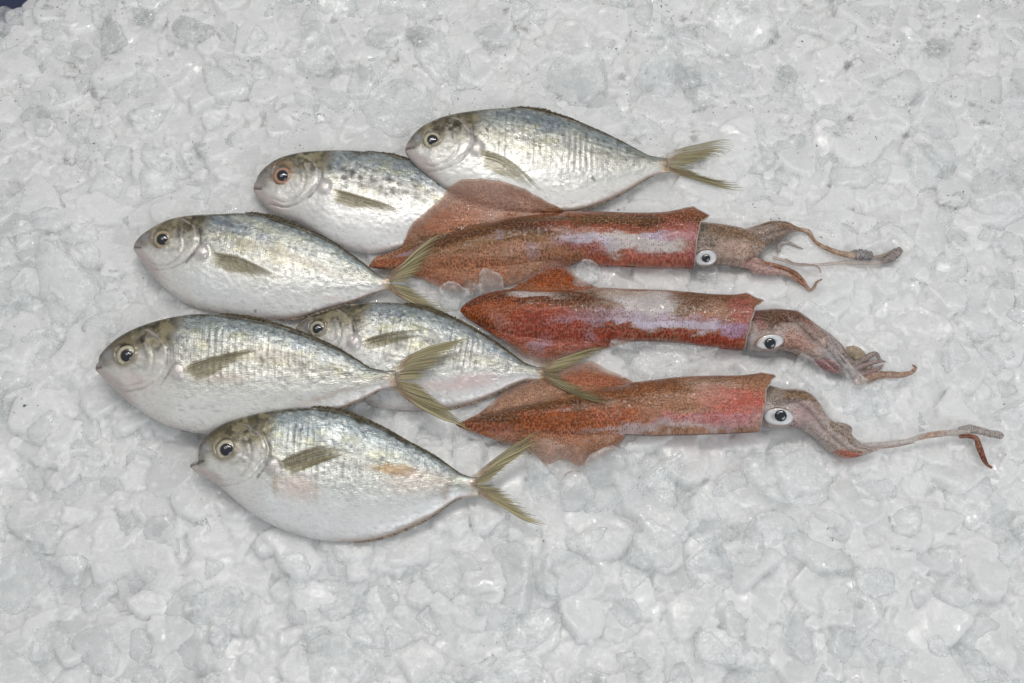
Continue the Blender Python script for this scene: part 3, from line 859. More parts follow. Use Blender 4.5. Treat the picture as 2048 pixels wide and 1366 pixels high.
F4 = dict(seed=4, z=0.021, roll=12, pitch=1, label='large fish at far left with its long fin swept up and tail over another fish',
  dors=[(191, 735), (194, 729), (200, 722), (201, 712), (217, 693), (246, 671), (279, 655), (326, 640), (370, 632), (407, 629), (454, 632), (509, 641), (564, 654), (619, 673), (674, 697), (711, 719), (740, 737), (766, 742), (782, 741), (794, 740)],
  vent=[(191, 740), (198, 748), (217, 768), (238, 787), (264, 809), (301, 834), (337, 852), (378, 863), (407, 868), (440, 869), (490, 866), (545, 858), (600, 846), (674, 820), (729, 797), (755, 783), (780, 776), (796, 774)],
  eye=(256, 713, 20.5, 11.5), mouth=(206, 738), pect_base=(364, 752), tone=(.95, .955, .93), iris=(.56, .51, .38), pits=1.0,
  pect=([(358, 735), (420, 715), (470, 704), (533, 692)], [(384, 764), (440, 741), (480, 722), (528, 697)]),
  tail=([(831, 706), (890, 688), (952, 672)], [(845, 758), (880, 728), (925, 690)], [(845, 772), (868, 793), (910, 828)], [(813, 798), (868, 828), (916, 848), (952, 869)]),
  over=['fish5', 'squid_mantle_3', 'squid_mantle_2'],
  blobs=[(450, 765, 40, 10, 0, (.58, .44, .36), .4, .9), (560, 720, 50, 18, 20, (.40, .33, .26), .35, .9), (275, 770, 30, 12, 30, (.72, .54, .52), .4, .9), (660, 795, 60, 6, -20, (.42, .32, .26), .5, .8), (600, 830, 60, 8, -15, (.74, .72, .70), .5, .8)])
F6 = dict(seed=6, z=0.016, roll=10, pitch=0, label='nearest fish with open mouth and orange stain on its flank, lowest of all',
  dors=[(380, 931), (386, 925), (400, 919), (397, 908), (403, 887), (421, 865), (451, 847), (491, 834), (531, 825), (575, 818), (619, 816), (667, 821), (711, 834), (766, 857), (813, 883), (868, 912), (905, 938), (922, 949), (941, 953), (957, 955)],
  vent=[(380, 934), (388, 942), (400, 949), (429, 966), (454, 986), (491, 1017), (528, 1041), (564, 1059), (619, 1076), (656, 1082), (711, 1083), (766, 1074), (820, 1054), (861, 1034), (901, 1006), (919, 997), (944, 994), (959, 993)],
  eye=(454.5, 901, 20.5, 13.5), mouth=(410, 926), pect_base=(553, 940), tone=(.97, 1.0, 1.0), iris=(.52, .47, .35), pits=0.9, dorsal_h=7,
  pect=([(550, 927), (600, 905), (660, 886)], [(575, 953), (637, 925), (712, 900)]),
  tail=([(978, 926), (1014, 900), (1044, 882), (1070, 864), (1096, 864)], [(988, 958), (1025, 930), (1058, 911), (1088, 888)], [(986, 970), (1018, 984), (1051, 1012), (1085, 1040)], [(968, 995), (1014, 1020), (1051, 1041), (1101, 1055)]),
  over=['squid_mantle_3'],
  blobs=[(790, 945, 45, 11, 6, (.42, .26, .11), .75, .5), (600, 985, 38, 24, 10, (.74, .56, .49), .55, .7), (830, 970, 55, 22, -5, (.74, .62, .55), .5, .8), (556, 975, 6, 22, 0, (.42, .31, .24), .6, .7),
         (620, 1040, 110, 28, 8, (.76, .765, .77), .6, .8), (760, 1030, 90, 22, -10, (.77, .77, .77), .6, .8), (892, 985, 9, 18, 10, (.34, .26, .22), .6, .7), (850, 1035, 60, 4, -24, (.33, .27, .22), .6, .6), (637, 960, 4, 40, 3, (.33, .31, .26), .45, .8)])


# ------------------------------------------------------------------ squid
PALE, LAV, WHITE = (.56, .48, .45), (.50, .44, .60), (.62, .58, .585)
ORANGE, RUST, BROWN, DARK, RED, PINK = (.40, .105, .025), (.33, .088, .030), (.135, .055, .014), (.075, .028, .013), (.40, .075, .055), (.56, .27, .24)
TAN = (.27, .155, .07)


def skin_attrs(X, Y, base, lst, sd, grain=1.0, warm=1.0):
    N = len(X)
    col = np.tile(np.array(base, float), (N, 1))
    col *= (0.9 + 0.2 * fbm(X / 30, Y / 14, sd, 4))[:, None]
    # ragged streaky edges between pigment patches
    w1 = 38 * (fbm(X / 34, Y / 11, sd + 3, 5, 0.62) - 0.5)
    w2 = 28 * (fbm(X / 34 + 77, Y / 11 + 5, sd + 4, 5, 0.62) - 0.5)
    for (cx, cy, rx, ry, ang, c, st, sf) in lst:
        a = math.radians(ang)
        dx, dy = X - cx + w1, Y - cy + w2
        u, v = (dx * math.cos(a) + dy * math.sin(a)) / rx, (-dx * math.sin(a) + dy * math.cos(a)) / ry
        sf = sf * 0.7
        m = st * (1 - sstep(1 - sf, 1 + sf, np.sqrt(u * u + v * v)))
        m = m * (0.74 + 0.75 * fbm(X / 9, Y / 4, sd + 9, 4, 0.65)).clip(0, 1.0)
        col = col * (1 - m[:, None]) + np.array(c) * m[:, None]
    # pale scratches and creases running along the animal
    cr = sstep(0.70, 0.80, fbm(X / 40 + Y / 60, Y / 4.5, sd + 12, 4, 0.6)) * 0.35 * grain
    col = col * (1 - cr[:, None]) + np.array([.56, .43, .38]) * cr[:, None]
    mo_ = fbm(X / 5.5, Y / 3.0, sd + 15, 4, 0.65)
    lum0 = col @ np.array([.3, .5, .2])
    amt = np.clip(1.25 - 2.0 * lum0, 0.15, 1.0)
    col = col * (1 + amt[:, None] * (2.0 * (mo_ - 0.5))[:, None]) * (1 - warm * amt[:, None] * np.array([0.16, 0.27, 0.42]))
    lum = col @ np.array([.3, .5, .2])
    col = np.clip(lum[:, None] + (1 + 0.04 * warm) * (col - lum[:, None]), 0.008, 0.9)
    dots = np.clip(1.15 - lum * 1.9, 0.22, 1.0)
    red = np.clip((col[:, 0] - 2.3 * col[:, 1]) * 4.5, 0, 1)
    return np.clip(col, 0.01, 0.85), dots, red


def make_blade(name, root, base, top, bot, z, th, skin, ridges=0, nu=150, nt=60, nrm=(0, -0.18, 1.0), wave=0.0, key=None, opac=1.0, sd=0, tipz=None):
    n = np.array(nrm) / np.linalg.norm(nrm)
    uu = np.linspace(0, 1, nu)
    A, B = catmull(top, uu), catmull(bot, uu)
    ths = np.concatenate([np.linspace(0, math.pi, nt), np.linspace(math.pi, 2 * math.pi, 18)[1:-1]])
    y = np.cos(ths)
    zz = np.sign(np.sin(ths)) * np.abs(np.sin(ths)) ** 0.8
    zline = z if tipz is None else z + (tipz - z) * sstep(0.25, 1.0, uu)
    A3 = np.array([at([A[i]], (zline if np.isscalar(zline) else zline[i]))[0] for i in range(nu)])
    B3 = np.array([at([B[i]], (zline if np.isscalar(zline) else zline[i]))[0] for i in range(nu)])
    half = (A3 - B3) / 2
    hl = np.linalg.norm(half, axis=1)
    W = np.minimum(th, hl * 0.8)
    px = (A + B)[:, None] / 2 + (A - B)[:, None] / 2 * y[None, :, None]
    X, Y = px[..., 0].ravel(), px[..., 1].ravel()
    v = np.tile(np.linspace(0, 1, len(ths)), nu)
    disp = np.zeros((nu, len(ths)))
    lat = (np.arccos(np.clip(y, -1, 1)) / math.pi)[None, :] + 0.10 * np.sin(uu * 5 + sd)[:, None]
    rid = np.zeros_like(disp)
    if ridges:
        rid = np.abs(np.sin(math.pi * ridges * lat)) ** 0.7
        amt = sstep(0.15, 0.45, uu)[:, None]
        disp += (rid - 0.7) * 0.0028 * amt * (zz[None, :] > 0) * (hl / hl.max())[:, None]
    disp += wave * (fbm(X / 20, Y / 12, sd + 60, 3).reshape(nu, -1) - 0.5)
    P = (A3 + B3)[:, None] / 2 + half[:, None] * y[None, :, None] + n * (W[:, None] * zz[None, :] + disp * np.abs(zz)[None, :])[..., None]
    V = P.reshape(-1, 3)
    Vr = V.reshape(nu, -1, 3)
    for e in (0, -1):
        m = Vr[e].mean(0); Vr[e] = m + (Vr[e] - m) * 0.2
    V = Vr.reshape(-1, 3)
    F = grid_faces(nu, len(ths), True)
    topm = np.tile(zz > 0.3, nu)
    if np.mean(vnormals(V, F)[topm] @ n) < 0: F = F[:, ::-1]
    col, dots, red = skin_attrs(X, Y, skin[0], skin[1], sd + 100, warm=0.3)
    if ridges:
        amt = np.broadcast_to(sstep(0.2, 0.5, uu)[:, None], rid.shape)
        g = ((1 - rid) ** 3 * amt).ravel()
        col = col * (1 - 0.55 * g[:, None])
    o = put(name, make_mesh(name, V - base, F, M_SQUID, np.c_[X, Y] * MPP + sd * 0.7, col,
                            {'dots': dots, 'red': red, 'opac': np.full(len(V), opac)}), root)
    if key: add_bvh(key, V, F)
    return o


def make_tube(name, root, base, pts, rad, z, skin, flat=0.75, knobs=0.0, opac=1.0, sd=0, n=70, over=None):
    """slender arm or tentacle: px centre line with a px radius at each point"""
    P4 = catmull([(x, y, r_) for (x, y), r_ in zip(pts, rad)], n)
    pl, rr = P4[:, :2], np.maximum(P4[:, 2] * (0.84 if not knobs else 0.95) * (0.92 + 0.16 * fbm(np.arange(n) / 5.0, np.zeros(n), sd + 3, 2)), 0.4) * MPP
    z_ = np.interp(np.linspace(0, 1, n), np.linspace(0, 1, len(z)), z) if not np.isscalar(z) else np.full(n, z)
    C = np.array([at([pl[i]], z_[i] + rr[i] * 0.6)[0] for i in range(n)])
    if over:
        t = np.minimum(np.linalg.norm(C - CAM, axis=1), hit_t(pl, over) - 0.001)
        C = CAM + rays(pl) * t[:, None]
    tan = np.gradient(C, axis=0)
    tan /= np.maximum(np.linalg.norm(tan, axis=1), 1e-9)[:, None]
    upn = np.array([0, -0.25, 1.0]); upn /= np.linalg.norm(upn)
    side = np.cross(tan, upn); side /= np.maximum(np.linalg.norm(side, axis=1), 1e-9)[:, None]
    up2 = np.cross(side, tan)
    k = 14
    th = np.linspace(0, 2 * math.pi, k, endpoint=False)
    R = rr[:, None] * np.ones(k)
    if knobs:
        ii = np.arange(n)[:, None]
        R = R * (1 + knobs * (fbm(ii / 1.6 + 0 * th, th * 1.7 + 0 * ii, sd + 5, 2) - 0.45) * 2)
    V = C[:, None] + side[:, None] * (np.cos(th) * R)[..., None] + up2[:, None] * (np.sin(th) * R * flat)[..., None]
    V[0] = C[0] + (V[0] - C[0]) * 0.3
    V[-1] = C[-1] + (V[-1] - C[-1]) * 0.3
    V = V.reshape(-1, 3)
    F = grid_faces(n, k, True)
    if np.mean(np.einsum('ij,ij->i', vnormals(V, F), V - np.repeat(C, k, 0))) < 0: F = F[:, ::-1]
    px = project(V)
    col, dots, red = skin_attrs(px[:, 0], px[:, 1], skin[0], skin[1], sd + 200, grain=0.5, warm=0.2)
    return put(name, make_mesh(name, V - base, F, M_SQUID, px * MPP + sd * 0.3, col, {'dots': dots, 'red': red, 'opac': np.full(len(V), opac)}), root)


def make_squid(c):
    sd = c['seed']
    idx = c['idx']
    fu, mu, ml, fl = (curve_fn(c[k]) for k in ('fu', 'mu', 'ml', 'fl'))
    x0 = c['mu'][0][0]
    ns, n1, nm = 380, 44, 120
    s = np.linspace(0, 1, ns) ** 1.15
    cv, cx = np.array(c['collar']).T
    vf = np.linspace(0, 1, n1)
    vm = np.linspace(0, 1, nm)
    vm = 0.5 - 0.5 * np.cos(vm * math.pi) * (0.55 + 0.45 * np.abs(np.cos(vm * math.pi)))   # denser at the edges
    vm = (vm - vm[0]) / (vm[-1] - vm[0])

    def xat(v): return x0 + s[:, None] * (np.interp(v, cv, cx)[None, :] + 5.0 * (fbm(v * 9, v * 0 + sd, sd, 3) - 0.5)[None, :] - x0)
    Xu, Xm, Xl = xat(np.zeros(n1)), xat(vm), xat(np.ones(n1))
    yu = np.where(Xu < c['fu'][-1][0], np.minimum(fu(Xu), mu(Xu)), mu(Xu)); yl = np.where(Xl < c['fl'][-1][0], np.maximum(fl(Xl), ml(Xl)), ml(Xl))
    yu = yu + 5 * (fbm(Xu / 11, Xu * 0 + 3, sd + 70, 3) - 0.5) * sstep(6, 25, mu(Xu) - yu)
    yl = yl + 6 * (fbm(Xl / 10, Xl * 0 + 8, sd + 71, 3) - 0.5) * sstep(6, 25, yl - ml(Xl))
    Yu = yu * (1 - vf) + mu(Xu) * vf
    Ym = mu(Xm) * (1 - vm) + ml(Xm) * vm
    Yl = ml(Xl) * (1 - vf) + yl * vf
    finU, finL = np.clip((mu(Xu) - yu)[:, 0], 0, None), np.clip((yl - ml(Xl))[:, 0], 0, None)
    hw = np.abs(ml(Xm) - mu(Xm)).mean(1) / 2 * MPP * 1.12
    zc = c['z']
    zcs = np.interp(s, [0, .3, 1], [zc * 0.62, zc, zc])
    # mantle top
    ww = 2 * vm - 1
    fl_ = np.where(ww < 0, finU[:, None], finL[:, None])
    e = 0.52 + 0.42 * sstep(2, 22, fl_)
    dm = (hw * c.get('flat', 0.72))[:, None] * np.maximum(0, 1 - np.abs(ww)[None, :] ** 2.1) ** e
    dm += 0.0009 * (fbm(Xm / 60, Ym / 22, sd + 1, 3) - 0.5) * np.minimum(1, dm / 0.003)
    Zm = zcs[:, None] + dm
    th = 0.0009
    over = c.get('over', [])
    n = np.array([0, 0, 1.0])

    def sheet(Xs, Ys, dfrac, wfin, flip):
        px = np.stack([Xs, Ys], -1).reshape(-1, 2)
        zt = (zcs[:, None] * (1 - dfrac) + c.get('fin_z', 0.005) * dfrac) + 0.0022 * (fbm(Xs / 26, Ys / 26, sd + 7, 3) - 0.5) * 2 * dfrac * sstep(4, 20, wfin)[:, None]
        d = rays(px)
        t = (zt.ravel() - CAM[2]) / d[:, 2]
        if over:
            sub = (np.repeat(wfin, Xs.shape[1]) > 1.0)
            h = np.full(len(px), 9.0)
            h[sub] = hit_t(px[sub], over)
            h = h.reshape(Xs.shape)
            h0 = h.copy()
            for _ in range(3):      # spread contact heights so the skin drapes instead of stepping
                g = np.pad(h, 1, mode='edge')
                h = np.minimum(h, np.minimum(np.minimum(g[2:, 1:-1], g[:-2, 1:-1]), np.minimum(g[1:-1, 2:], g[1:-1, :-2])))
            t = t.reshape(Xs.shape)
            t = np.minimum(t, h - 0.0016)
            for _ in range(10):
                g = np.pad(t, 1, mode='edge')
                tt = (g[2:, 1:-1] + g[:-2, 1:-1] + g[1:-1, 2:] + g[1:-1, :-2]) / 4
                keep = tt[:, 0 if flip else -1].copy()
                t = np.minimum(tt, h0 - 0.0012)
            t = t.ravel()
        return (CAM + d * t[:, None]).reshape(*Xs.shape, 3)
    Pu = sheet(Xu, Yu, np.broadcast_to(1 - vf, Xu.shape), finU, False)
    Pl = sheet(Xl, Yl, np.broadcast_to(vf, Xl.shape), finL, True)
    d = rays(np.stack([Xm, Ym], -1).reshape(-1, 2))
    t = (np.repeat(zcs, nm) - CAM[2]) / d[:, 2]
    Pm = (CAM + d * t[:, None]).reshape(ns, nm, 3)
    Pm[..., 2] += dm
    # blend the sheet's root to the mantle edge height (drape may have lifted it)
    lu, ll = Pu[:, -1] - Pm[:, 0], Pl[:, 0] - Pm[:, -1]
    fu_ = np.maximum(0, 1 - (vm / 0.5)) ** 1.5; fll = np.maximum(0, (vm - 0.5) / 0.5) ** 1.5
    Pm = Pm + lu[:, None] * fu_[None, :, None] + ll[:, None] * fll[None, :, None]
    # underside
    nbm = 24
    wb = np.linspace(1, -1, nbm + 2)[1:-1]
    vb = (wb + 1) / 2
    Xb = xat(vb)
    Yb = mu(Xb) * (1 - vb) + ml(Xb) * vb
    db = rays(np.stack([Xb, Yb], -1).reshape(-1, 2))
    tb = (np.repeat(zcs, nbm) - CAM[2]) / db[:, 2]
    Pb = (CAM + db * tb[:, None]).reshape(ns, nbm, 3)
    Pb[..., 2] -= (hw * 0.55)[:, None] * np.sqrt(np.maximum(0, 1 - wb ** 2)) + th
    Pul = Pl[:, ::-1] - np.array([0, 0, th]); Puu = Pu[:, ::-1] - np.array([0, 0, th])
    ring = np.concatenate([Pu, Pm, Pl, Pul, Pb, Puu], 1)
    nr = ring.shape[1]
    # round off the tip
    m0 = ring[0].mean(0); ring[0] = m0 + (ring[0] - m0) * 0.15
    Rx = np.concatenate([Xu, Xm, Xl, Xl[:, ::-1], Xb, Xu[:, ::-1]], 1)
    Ry = np.concatenate([Yu, Ym, Yl, Yl[:, ::-1], Yb, Yu[:, ::-1]], 1)
    part = np.concatenate([np.full(n1, 1), np.full(nm, 0), np.full(n1, 2), np.full(n1, 2), np.full(nbm, 0), np.full(n1, 1)])
    V = ring.reshape(-1, 3)
    F = grid_faces(ns, nr, True)
    jj = F[:, 0] % nr
    jn = F[:, 1] % nr
    pf = part[jj]
    pf = np.where((part[jn] != pf) & (part[jn] == 0), part[jn], pf)
    ar = np.linalg.norm(np.cross(V[F[:, 2]] - V[F[:, 0]], V[F[:, 3]] - V[F[:, 1]]), axis=1)
    srow = F[:, 0] // nr
    okU, okL = finU[srow] > 0.6, finL[srow] > 0.6
    keep = (pf == 0) | ((pf == 1) & okU & (ar > 1e-12)) | ((pf == 2) & okL & (ar > 1e-12))
    F, pf = F[keep], pf[keep]
    tm = np.zeros(nr, bool); tm[n1:n1 + nm] = True
    Nn = vnormals(V, F)
    if np.mean(Nn.reshape(ns, nr, 3)[:, tm, 2]) < 0:
        F = F[:, ::-1]; Nn = -Nn
    X, Y = Rx.ravel(), Ry.ravel()
    col, dots, red = skin_attrs(X, Y, c['skin'][0], c['skin'][1], sd)
    em = np.zeros((ns, nr))
    em[:, :n1] = (1 - vf) * sstep(6, 20, finU)[:, None]
    em[:, n1 + nm:n1 + nm + n1] = vf * sstep(6, 20, finL)[:, None]
    em[:, n1 + nm + n1:n1 + nm + 2 * n1] = em[:, n1 + nm:n1 + nm + n1][:, ::-1]
    em[:, -n1:] = em[:, :n1][:, ::-1]
    em = em.ravel()
    nzf = fbm(X / 14, Y / 14, sd + 30, 3)
    edge = sstep(0.55, 1.0, em + 0.25 * (nzf - 0.5)) * c.get('edge', 1.0)
    pale = np.array(c.get('edge_col', (.62, .52, .48)))
    col = col * (1 - 0.6 * edge[:, None]) + pale * 0.6 * edge[:, None]
    dots = np.clip(dots * (1 - 0.45 * edge), 0.05, 1)
    opac = 1 - 0.60 * edge - 0.24 * sstep(0.2, 0.6, em)
    base = np.array([*at([(0.5 * (x0 + cx.mean()), float(np.mean(Ym)))], 0.0)[0][:2], 0.0])
    root = empty('squid', base, c['label'], 'squid', 'squid laid on the ice')
    for pid, nm_ in ((0, 'mantle'), (1, 'fin'), (2, 'fin')):
        f = F[pf == pid]
        if not len(f): continue
        used = np.unique(f)
        mp = np.full(len(V), -1); mp[used] = np.arange(len(used))
        put(nm_, make_mesh(nm_, V[used] - base, mp[f], M_SQUID, np.c_[X, Y][used] * MPP + sd, col[used],
                           {'dots': dots[used], 'red': red[used], 'opac': opac[used]}, normals=Nn[used]), root)
    add_bvh('squid_mantle_%d' % idx, V, F)
    # thin pale lip round the mantle opening
    lipP = ring[-1, n1 - 1:n1 + nm + 1]
    k = 6
    tan = np.gradient(lipP, axis=0); tan /= np.maximum(np.linalg.norm(tan, axis=1), 1e-9)[:, None]
    a_ = np.cross(tan, [1.0, 0, 0.2]); a_ /= np.maximum(np.linalg.norm(a_, axis=1), 1e-9)[:, None]
    b_ = np.cross(tan, a_)
    tt = np.linspace(0, 2 * math.pi, k, endpoint=False)
    Vl = (lipP[:, None] + 0.00045 * (a_[:, None] * np.cos(tt)[:, None] + b_[:, None] * np.sin(tt)[:, None])).reshape(-1, 3)
    pxl = project(Vl)
    put('collar', make_mesh('collar', Vl - base, grid_faces(len(lipP), k, True), M_SQUID, pxl * MPP,
                            np.tile(np.array([.56, .46, .43]), (len(Vl), 1)), {'dots': np.full(len(Vl), .05), 'red': np.zeros(len(Vl)), 'opac': np.full(len(Vl), .85)}), root)
    # head, arms, tentacles
    hk = 'squid_head_%d' % idx
    for i, h in enumerate(c['blades']):
        make_blade(h['name'], root, base, h['top'], h['bot'], h['z'], h['th'], h['skin'], h.get('ridges', 0), sd=sd + 7 * i, wave=h.get('wave', 0.0015),
                   key=hk if i == 0 else None, opac=h.get('opac', 1.0), tipz=h.get('tipz'))
    for i, h in enumerate(c['tubes']):
        make_tube(h['name'], root, base, h['pts'], h['r'], h.get('z', 0.004), h['skin'], knobs=h.get('knobs', 0), opac=h.get('opac', 1.0), sd=sd + 11 * i, flat=h.get('flat', .75), over=h.get('over'))
    # eye
    ex, ey, rx, ry, ang, pr, ppx, ppy = c['eye']
    tE = hit_t([(ex, ey)], [hk, 'squid_mantle_%d' % idx])
    tE = min(tE[0], np.linalg.norm(at([(ex, ey)], 0.012)[0] - CAM))
    ec = CAM + rays([(ex, ey)])[0] * (tE - 0.001)
    vd = (CAM - ec) / np.linalg.norm(CAM - ec)
    nn = vd * 0.75 + np.array([0, 0, 0.25])
    axx = RIGHT * math.cos(math.radians(ang)) - UPV * math.sin(math.radians(ang))

    def wcol(r_, t_):
        f = 0.92 + 0.1 * vnoise(t_ * 3, r_ * 6, sd)
        re_ = r_ * (1 + 0.20 * np.sin(t_) ** 2) * (1 + 0.10 * (vnoise(t_ * 2.5, t_ * 0 + sd, sd + 3) - 0.5))
        cc = np.stack([np.interp(re_, [0, .45, .55, .80, .92, 1.02, 1.2], q) for q in ([.40, .46, .72, .72, .58, .36, .33], [.38, .44, .73, .73, .56, .29, .26], [.33, .42, .74, .76, .58, .27, .24])], 1)
        brow = sstep(0.55, 0.95, r_ * np.cos(t_ - c.get('brow', 1.9))) * c.get('brow_s', .8)
        cc = cc * (1 - brow[:, None]) + np.array(c.get('brow_c', (.25, .16, .13))) * brow[:, None]
        return cc * f[:, None]
    Ve, Fe, ce = dome(ec, nn, axx, rx * MPP, ry * 1.05 * MPP, ry * MPP * 0.20, M_SCLERA, 'eye', wcol, back=0.004)
    eye = put('eye', make_mesh('eye', Ve - base, Fe, M_SCLERA, None, ce), root)
    pc = ec + nn / np.linalg.norm(nn) * ry * MPP * 0.21 + RIGHT * (ppx - ex) * MPP + UPV * (ey - ppy) * MPP
    Vp, Fp, _ = dome(pc, nn, axx, pr * MPP, pr * MPP * 0.97, pr * MPP * 0.30, M_PUPIL, 'pupil', back=0.002)
    put('pupil', make_mesh('pupil', Vp - base, Fp, M_PUPIL), eye)
    return root


GREYBR = ((.36, .29, .26), [])
S1 = dict(seed=11, idx=1, z=0.012, fin_z=0.006, over=['fish1', 'fish2'], label='uppermost squid with a broad speckled fin lying over two fish', edge=0.7, edge_col=(.62, .44, .39),
  fu=[(737, 532), (752, 514), (779, 505), (802, 495), (810, 476), (822, 452), (848, 426), (882, 396), (905, 370), (931, 358), (971, 358), (1008, 363), (1048, 378), (1087, 399), (1121, 417), (1135, 426), (1180, 428)],
  mu=[(737, 532), (800, 508), (860, 486), (940, 456), (1020, 436), (1100, 428), (1181, 427), (1250, 429), (1320, 429), (1354, 424), (1377, 419), (1420, 419)],
  ml=[(737, 533), (760, 536), (800, 537), (860, 537), (940, 536), (1020, 530), (1100, 520), (1164, 522), (1198, 529), (1250, 532), (1320, 534), (1372, 535), (1420, 535)],
  fl=[(737, 533), (760, 537), (800, 543), (842, 557), (870, 570), (895, 580), (930, 582), (990, 577), (1050, 563), (1100, 547), (1140, 530), (1164, 522), (1180, 522)],
  collar=[(0, 1378), (.08, 1386), (.16, 1391), (.25, 1404), (.31, 1415), (.37, 1408), (.42, 1396), (.6, 1391), (1, 1386)],
  skin=((.43, .235, .15), [(900, 520, 160, 60, 0, (.50, .27, .19), .7, .5), (960, 400, 120, 42, 12, (.60, .40, .34), .8, .5), (900, 440, 60, 30, -20, (.55, .22, .14), .6, .7),
     (800, 515, 60, 14, -18, RUST, .8, .5), (980, 480, 190, 26, -5, TAN, .8, .5), (1000, 470, 170, 20, -6, BROWN, .9, .5), (890, 490, 60, 18, -12, BROWN, .6, .6), (940, 540, 110, 14, 3, (.46, .19, .10), .6, .7), (880, 560, 70, 15, 10, ORANGE, .5, .7),
     (1060, 462, 70, 18, 4, DARK, .55, .7), (1240, 455, 190, 24, 2, (.18, .095, .04), .95, .35), (1100, 440, 90, 10, 2, RUST, .6, .6), (1200, 440, 120, 8, 2, RUST, .5, .7), (1350, 440, 50, 22, 5, RUST, .55, .7), (1330, 470, 70, 16, 0, BROWN, .6, .7),
     (1240, 480, 150, 11, 4, RED, .6, .7), (1250, 504, 130, 15, 3, WHITE, .9, .45), (1170, 500, 60, 14, 8, LAV, .6, .7), (1340, 493, 60, 8, 2, LAV, .8, .6), (1355, 480, 40, 20, 10, (.52, .17, .17), .6, .7), (1180, 515, 60, 9, 12, RED, .6, .7), (1330, 524, 90, 9, 0, (.50, .14, .15), .7, .6), (1250, 528, 90, 5, 2, (.50, .16, .13), .6, .6),
     (1000, 490, 14, 6, 0, LAV, .4, .9), (1065, 508, 12, 9, -20, LAV, .4, .9), (820, 510, 30, 6, -10, LAV, .5, .7), (1385, 500, 12, 40, 0, (.42, .12, .16), .5, .8)]),
  eye=(1411, 516, 23, 16.5, -8, 8.2, 1412, 517), brow=1.7, brow_c=(.10, .09, .10),
  blades=[
    dict(name='head', top=[(1384, 444), (1414, 447), (1444, 451), (1485, 459), (1512, 470), (1530, 482)], bot=[(1384, 528), (1410, 530), (1432, 527), (1456, 529), (1490, 528), (1530, 500)], z=0.008, th=0.011,
         skin=((.42, .33, .28), [(1450, 470, 40, 20, 10, (.24, .15, .09), .9, .6), (1490, 480, 40, 16, 10, (.28, .17, .10), .7, .7), (1400, 475, 16, 22, 0, (.33, .27, .22), .7, .6), (1470, 510, 35, 14, 15, (.50, .33, .28), .6, .7), (1410, 495, 22, 8, -10, (.10, .09, .09), .7, .6)])),
    dict(name='arm', top=[(1470, 458), (1490, 458), (1514, 452), (1543, 444), (1573, 445), (1596, 455), (1617, 459), (1626, 470)], bot=[(1470, 496), (1491, 499), (1523, 494), (1543, 488), (1567, 475), (1587, 464), (1606, 464), (1622, 474)], z=0.007, th=0.007, ridges=3,
         skin=((.36, .28, .24), [(1560, 452, 60, 8, 0, (.26, .17, .10), .8, .6), (1530, 478, 40, 10, -15, (.36, .30, .27), .7, .7), (1590, 462, 30, 4, 20, (.32, .18, .09), .7, .6)])),
    dict(name='arm', top=[(1440, 497), (1470, 500), (1491, 506), (1529, 523), (1558, 530), (1590, 542), (1608, 558), (1618, 576)], bot=[(1445, 522), (1470, 531), (1497, 537), (1506, 546), (1538, 551), (1562, 551), (1588, 560), (1608, 574), (1619, 582)], z=0.006, th=0.006, ridges=2,
         skin=((.52, .38, .34), [(1570, 536, 60, 8, 22, (.34, .14, .07), .9, .5), (1600, 560, 20, 12, 50, (.36, .15, .07), .8, .6), (1520, 540, 40, 10, 15, (.56, .36, .34), .7, .7), (1480, 520, 40, 5, 15, (.44, .16, .14), .6, .7)])),
  ],
  tubes=[
    dict(name='tentacle', pts=[(1600, 458), (1618, 464), (1628, 480), (1640, 490), (1656, 498), (1678, 506), (1700, 510), (1712, 511)], r=[5, 5, 4.5, 5, 6, 7, 8, 8], z=0.007, skin=((.50, .37, .29), [(1640, 490, 50, 6, 30, (.36, .19, .10), .6, .7)])),
    dict(name='tentacle_club', pts=[(1700, 508), (1715, 509), (1730, 510), (1744, 512)], r=[6, 11, 11, 8], z=0.005, knobs=0.28, skin=((.33, .32, .33), [])),
    dict(name='tentacle', pts=[(1738, 516), (1756, 514), (1772, 509), (1786, 501)], r=[5, 5, 4.5, 3], z=0.004, skin=((.46, .40, .36), [])),
    dict(name='tentacle_club', pts=[(1760, 524), (1776, 519), (1790, 508), (1802, 498)], r=[4, 8, 10, 7], z=0.005, knobs=0.22, skin=((.34, .31, .30), [])),
    dict(name='tentacle', pts=[(1545, 515), (1570, 522), (1592, 529), (1632, 530), (1690, 525), (1740, 527), (1766, 524)], r=[4, 4, 3.5, 3.5, 5, 5, 4], z=0.006, opac=0.45, skin=((.62, .58, .56), [])),
    dict(name='arm_tip', pts=[(1558, 504), (1557, 494), (1564, 486), (1577, 485), (1590, 492), (1606, 498)], r=[5, 5, 5, 4.5, 3.5, 1.5], z=0.004, opac=0.8, skin=((.48, .43, .42), [])),
    dict(name='arm_tip', pts=[(1612, 572), (1620, 580), (1628, 575), (1634, 564), (1645, 558)], r=[5, 4, 3.5, 3, 1.6], z=0.004, skin=((.42, .30, .25), [])),
    dict(name='arm_tip', pts=[(1570, 518), (1590, 527), (1618, 529), (1636, 534), (1642, 546)], r=[2.5, 2.5, 2.2, 1.8, 1.2], z=0.006, skin=((.56, .36, .36), []), opac=.8),
  ])
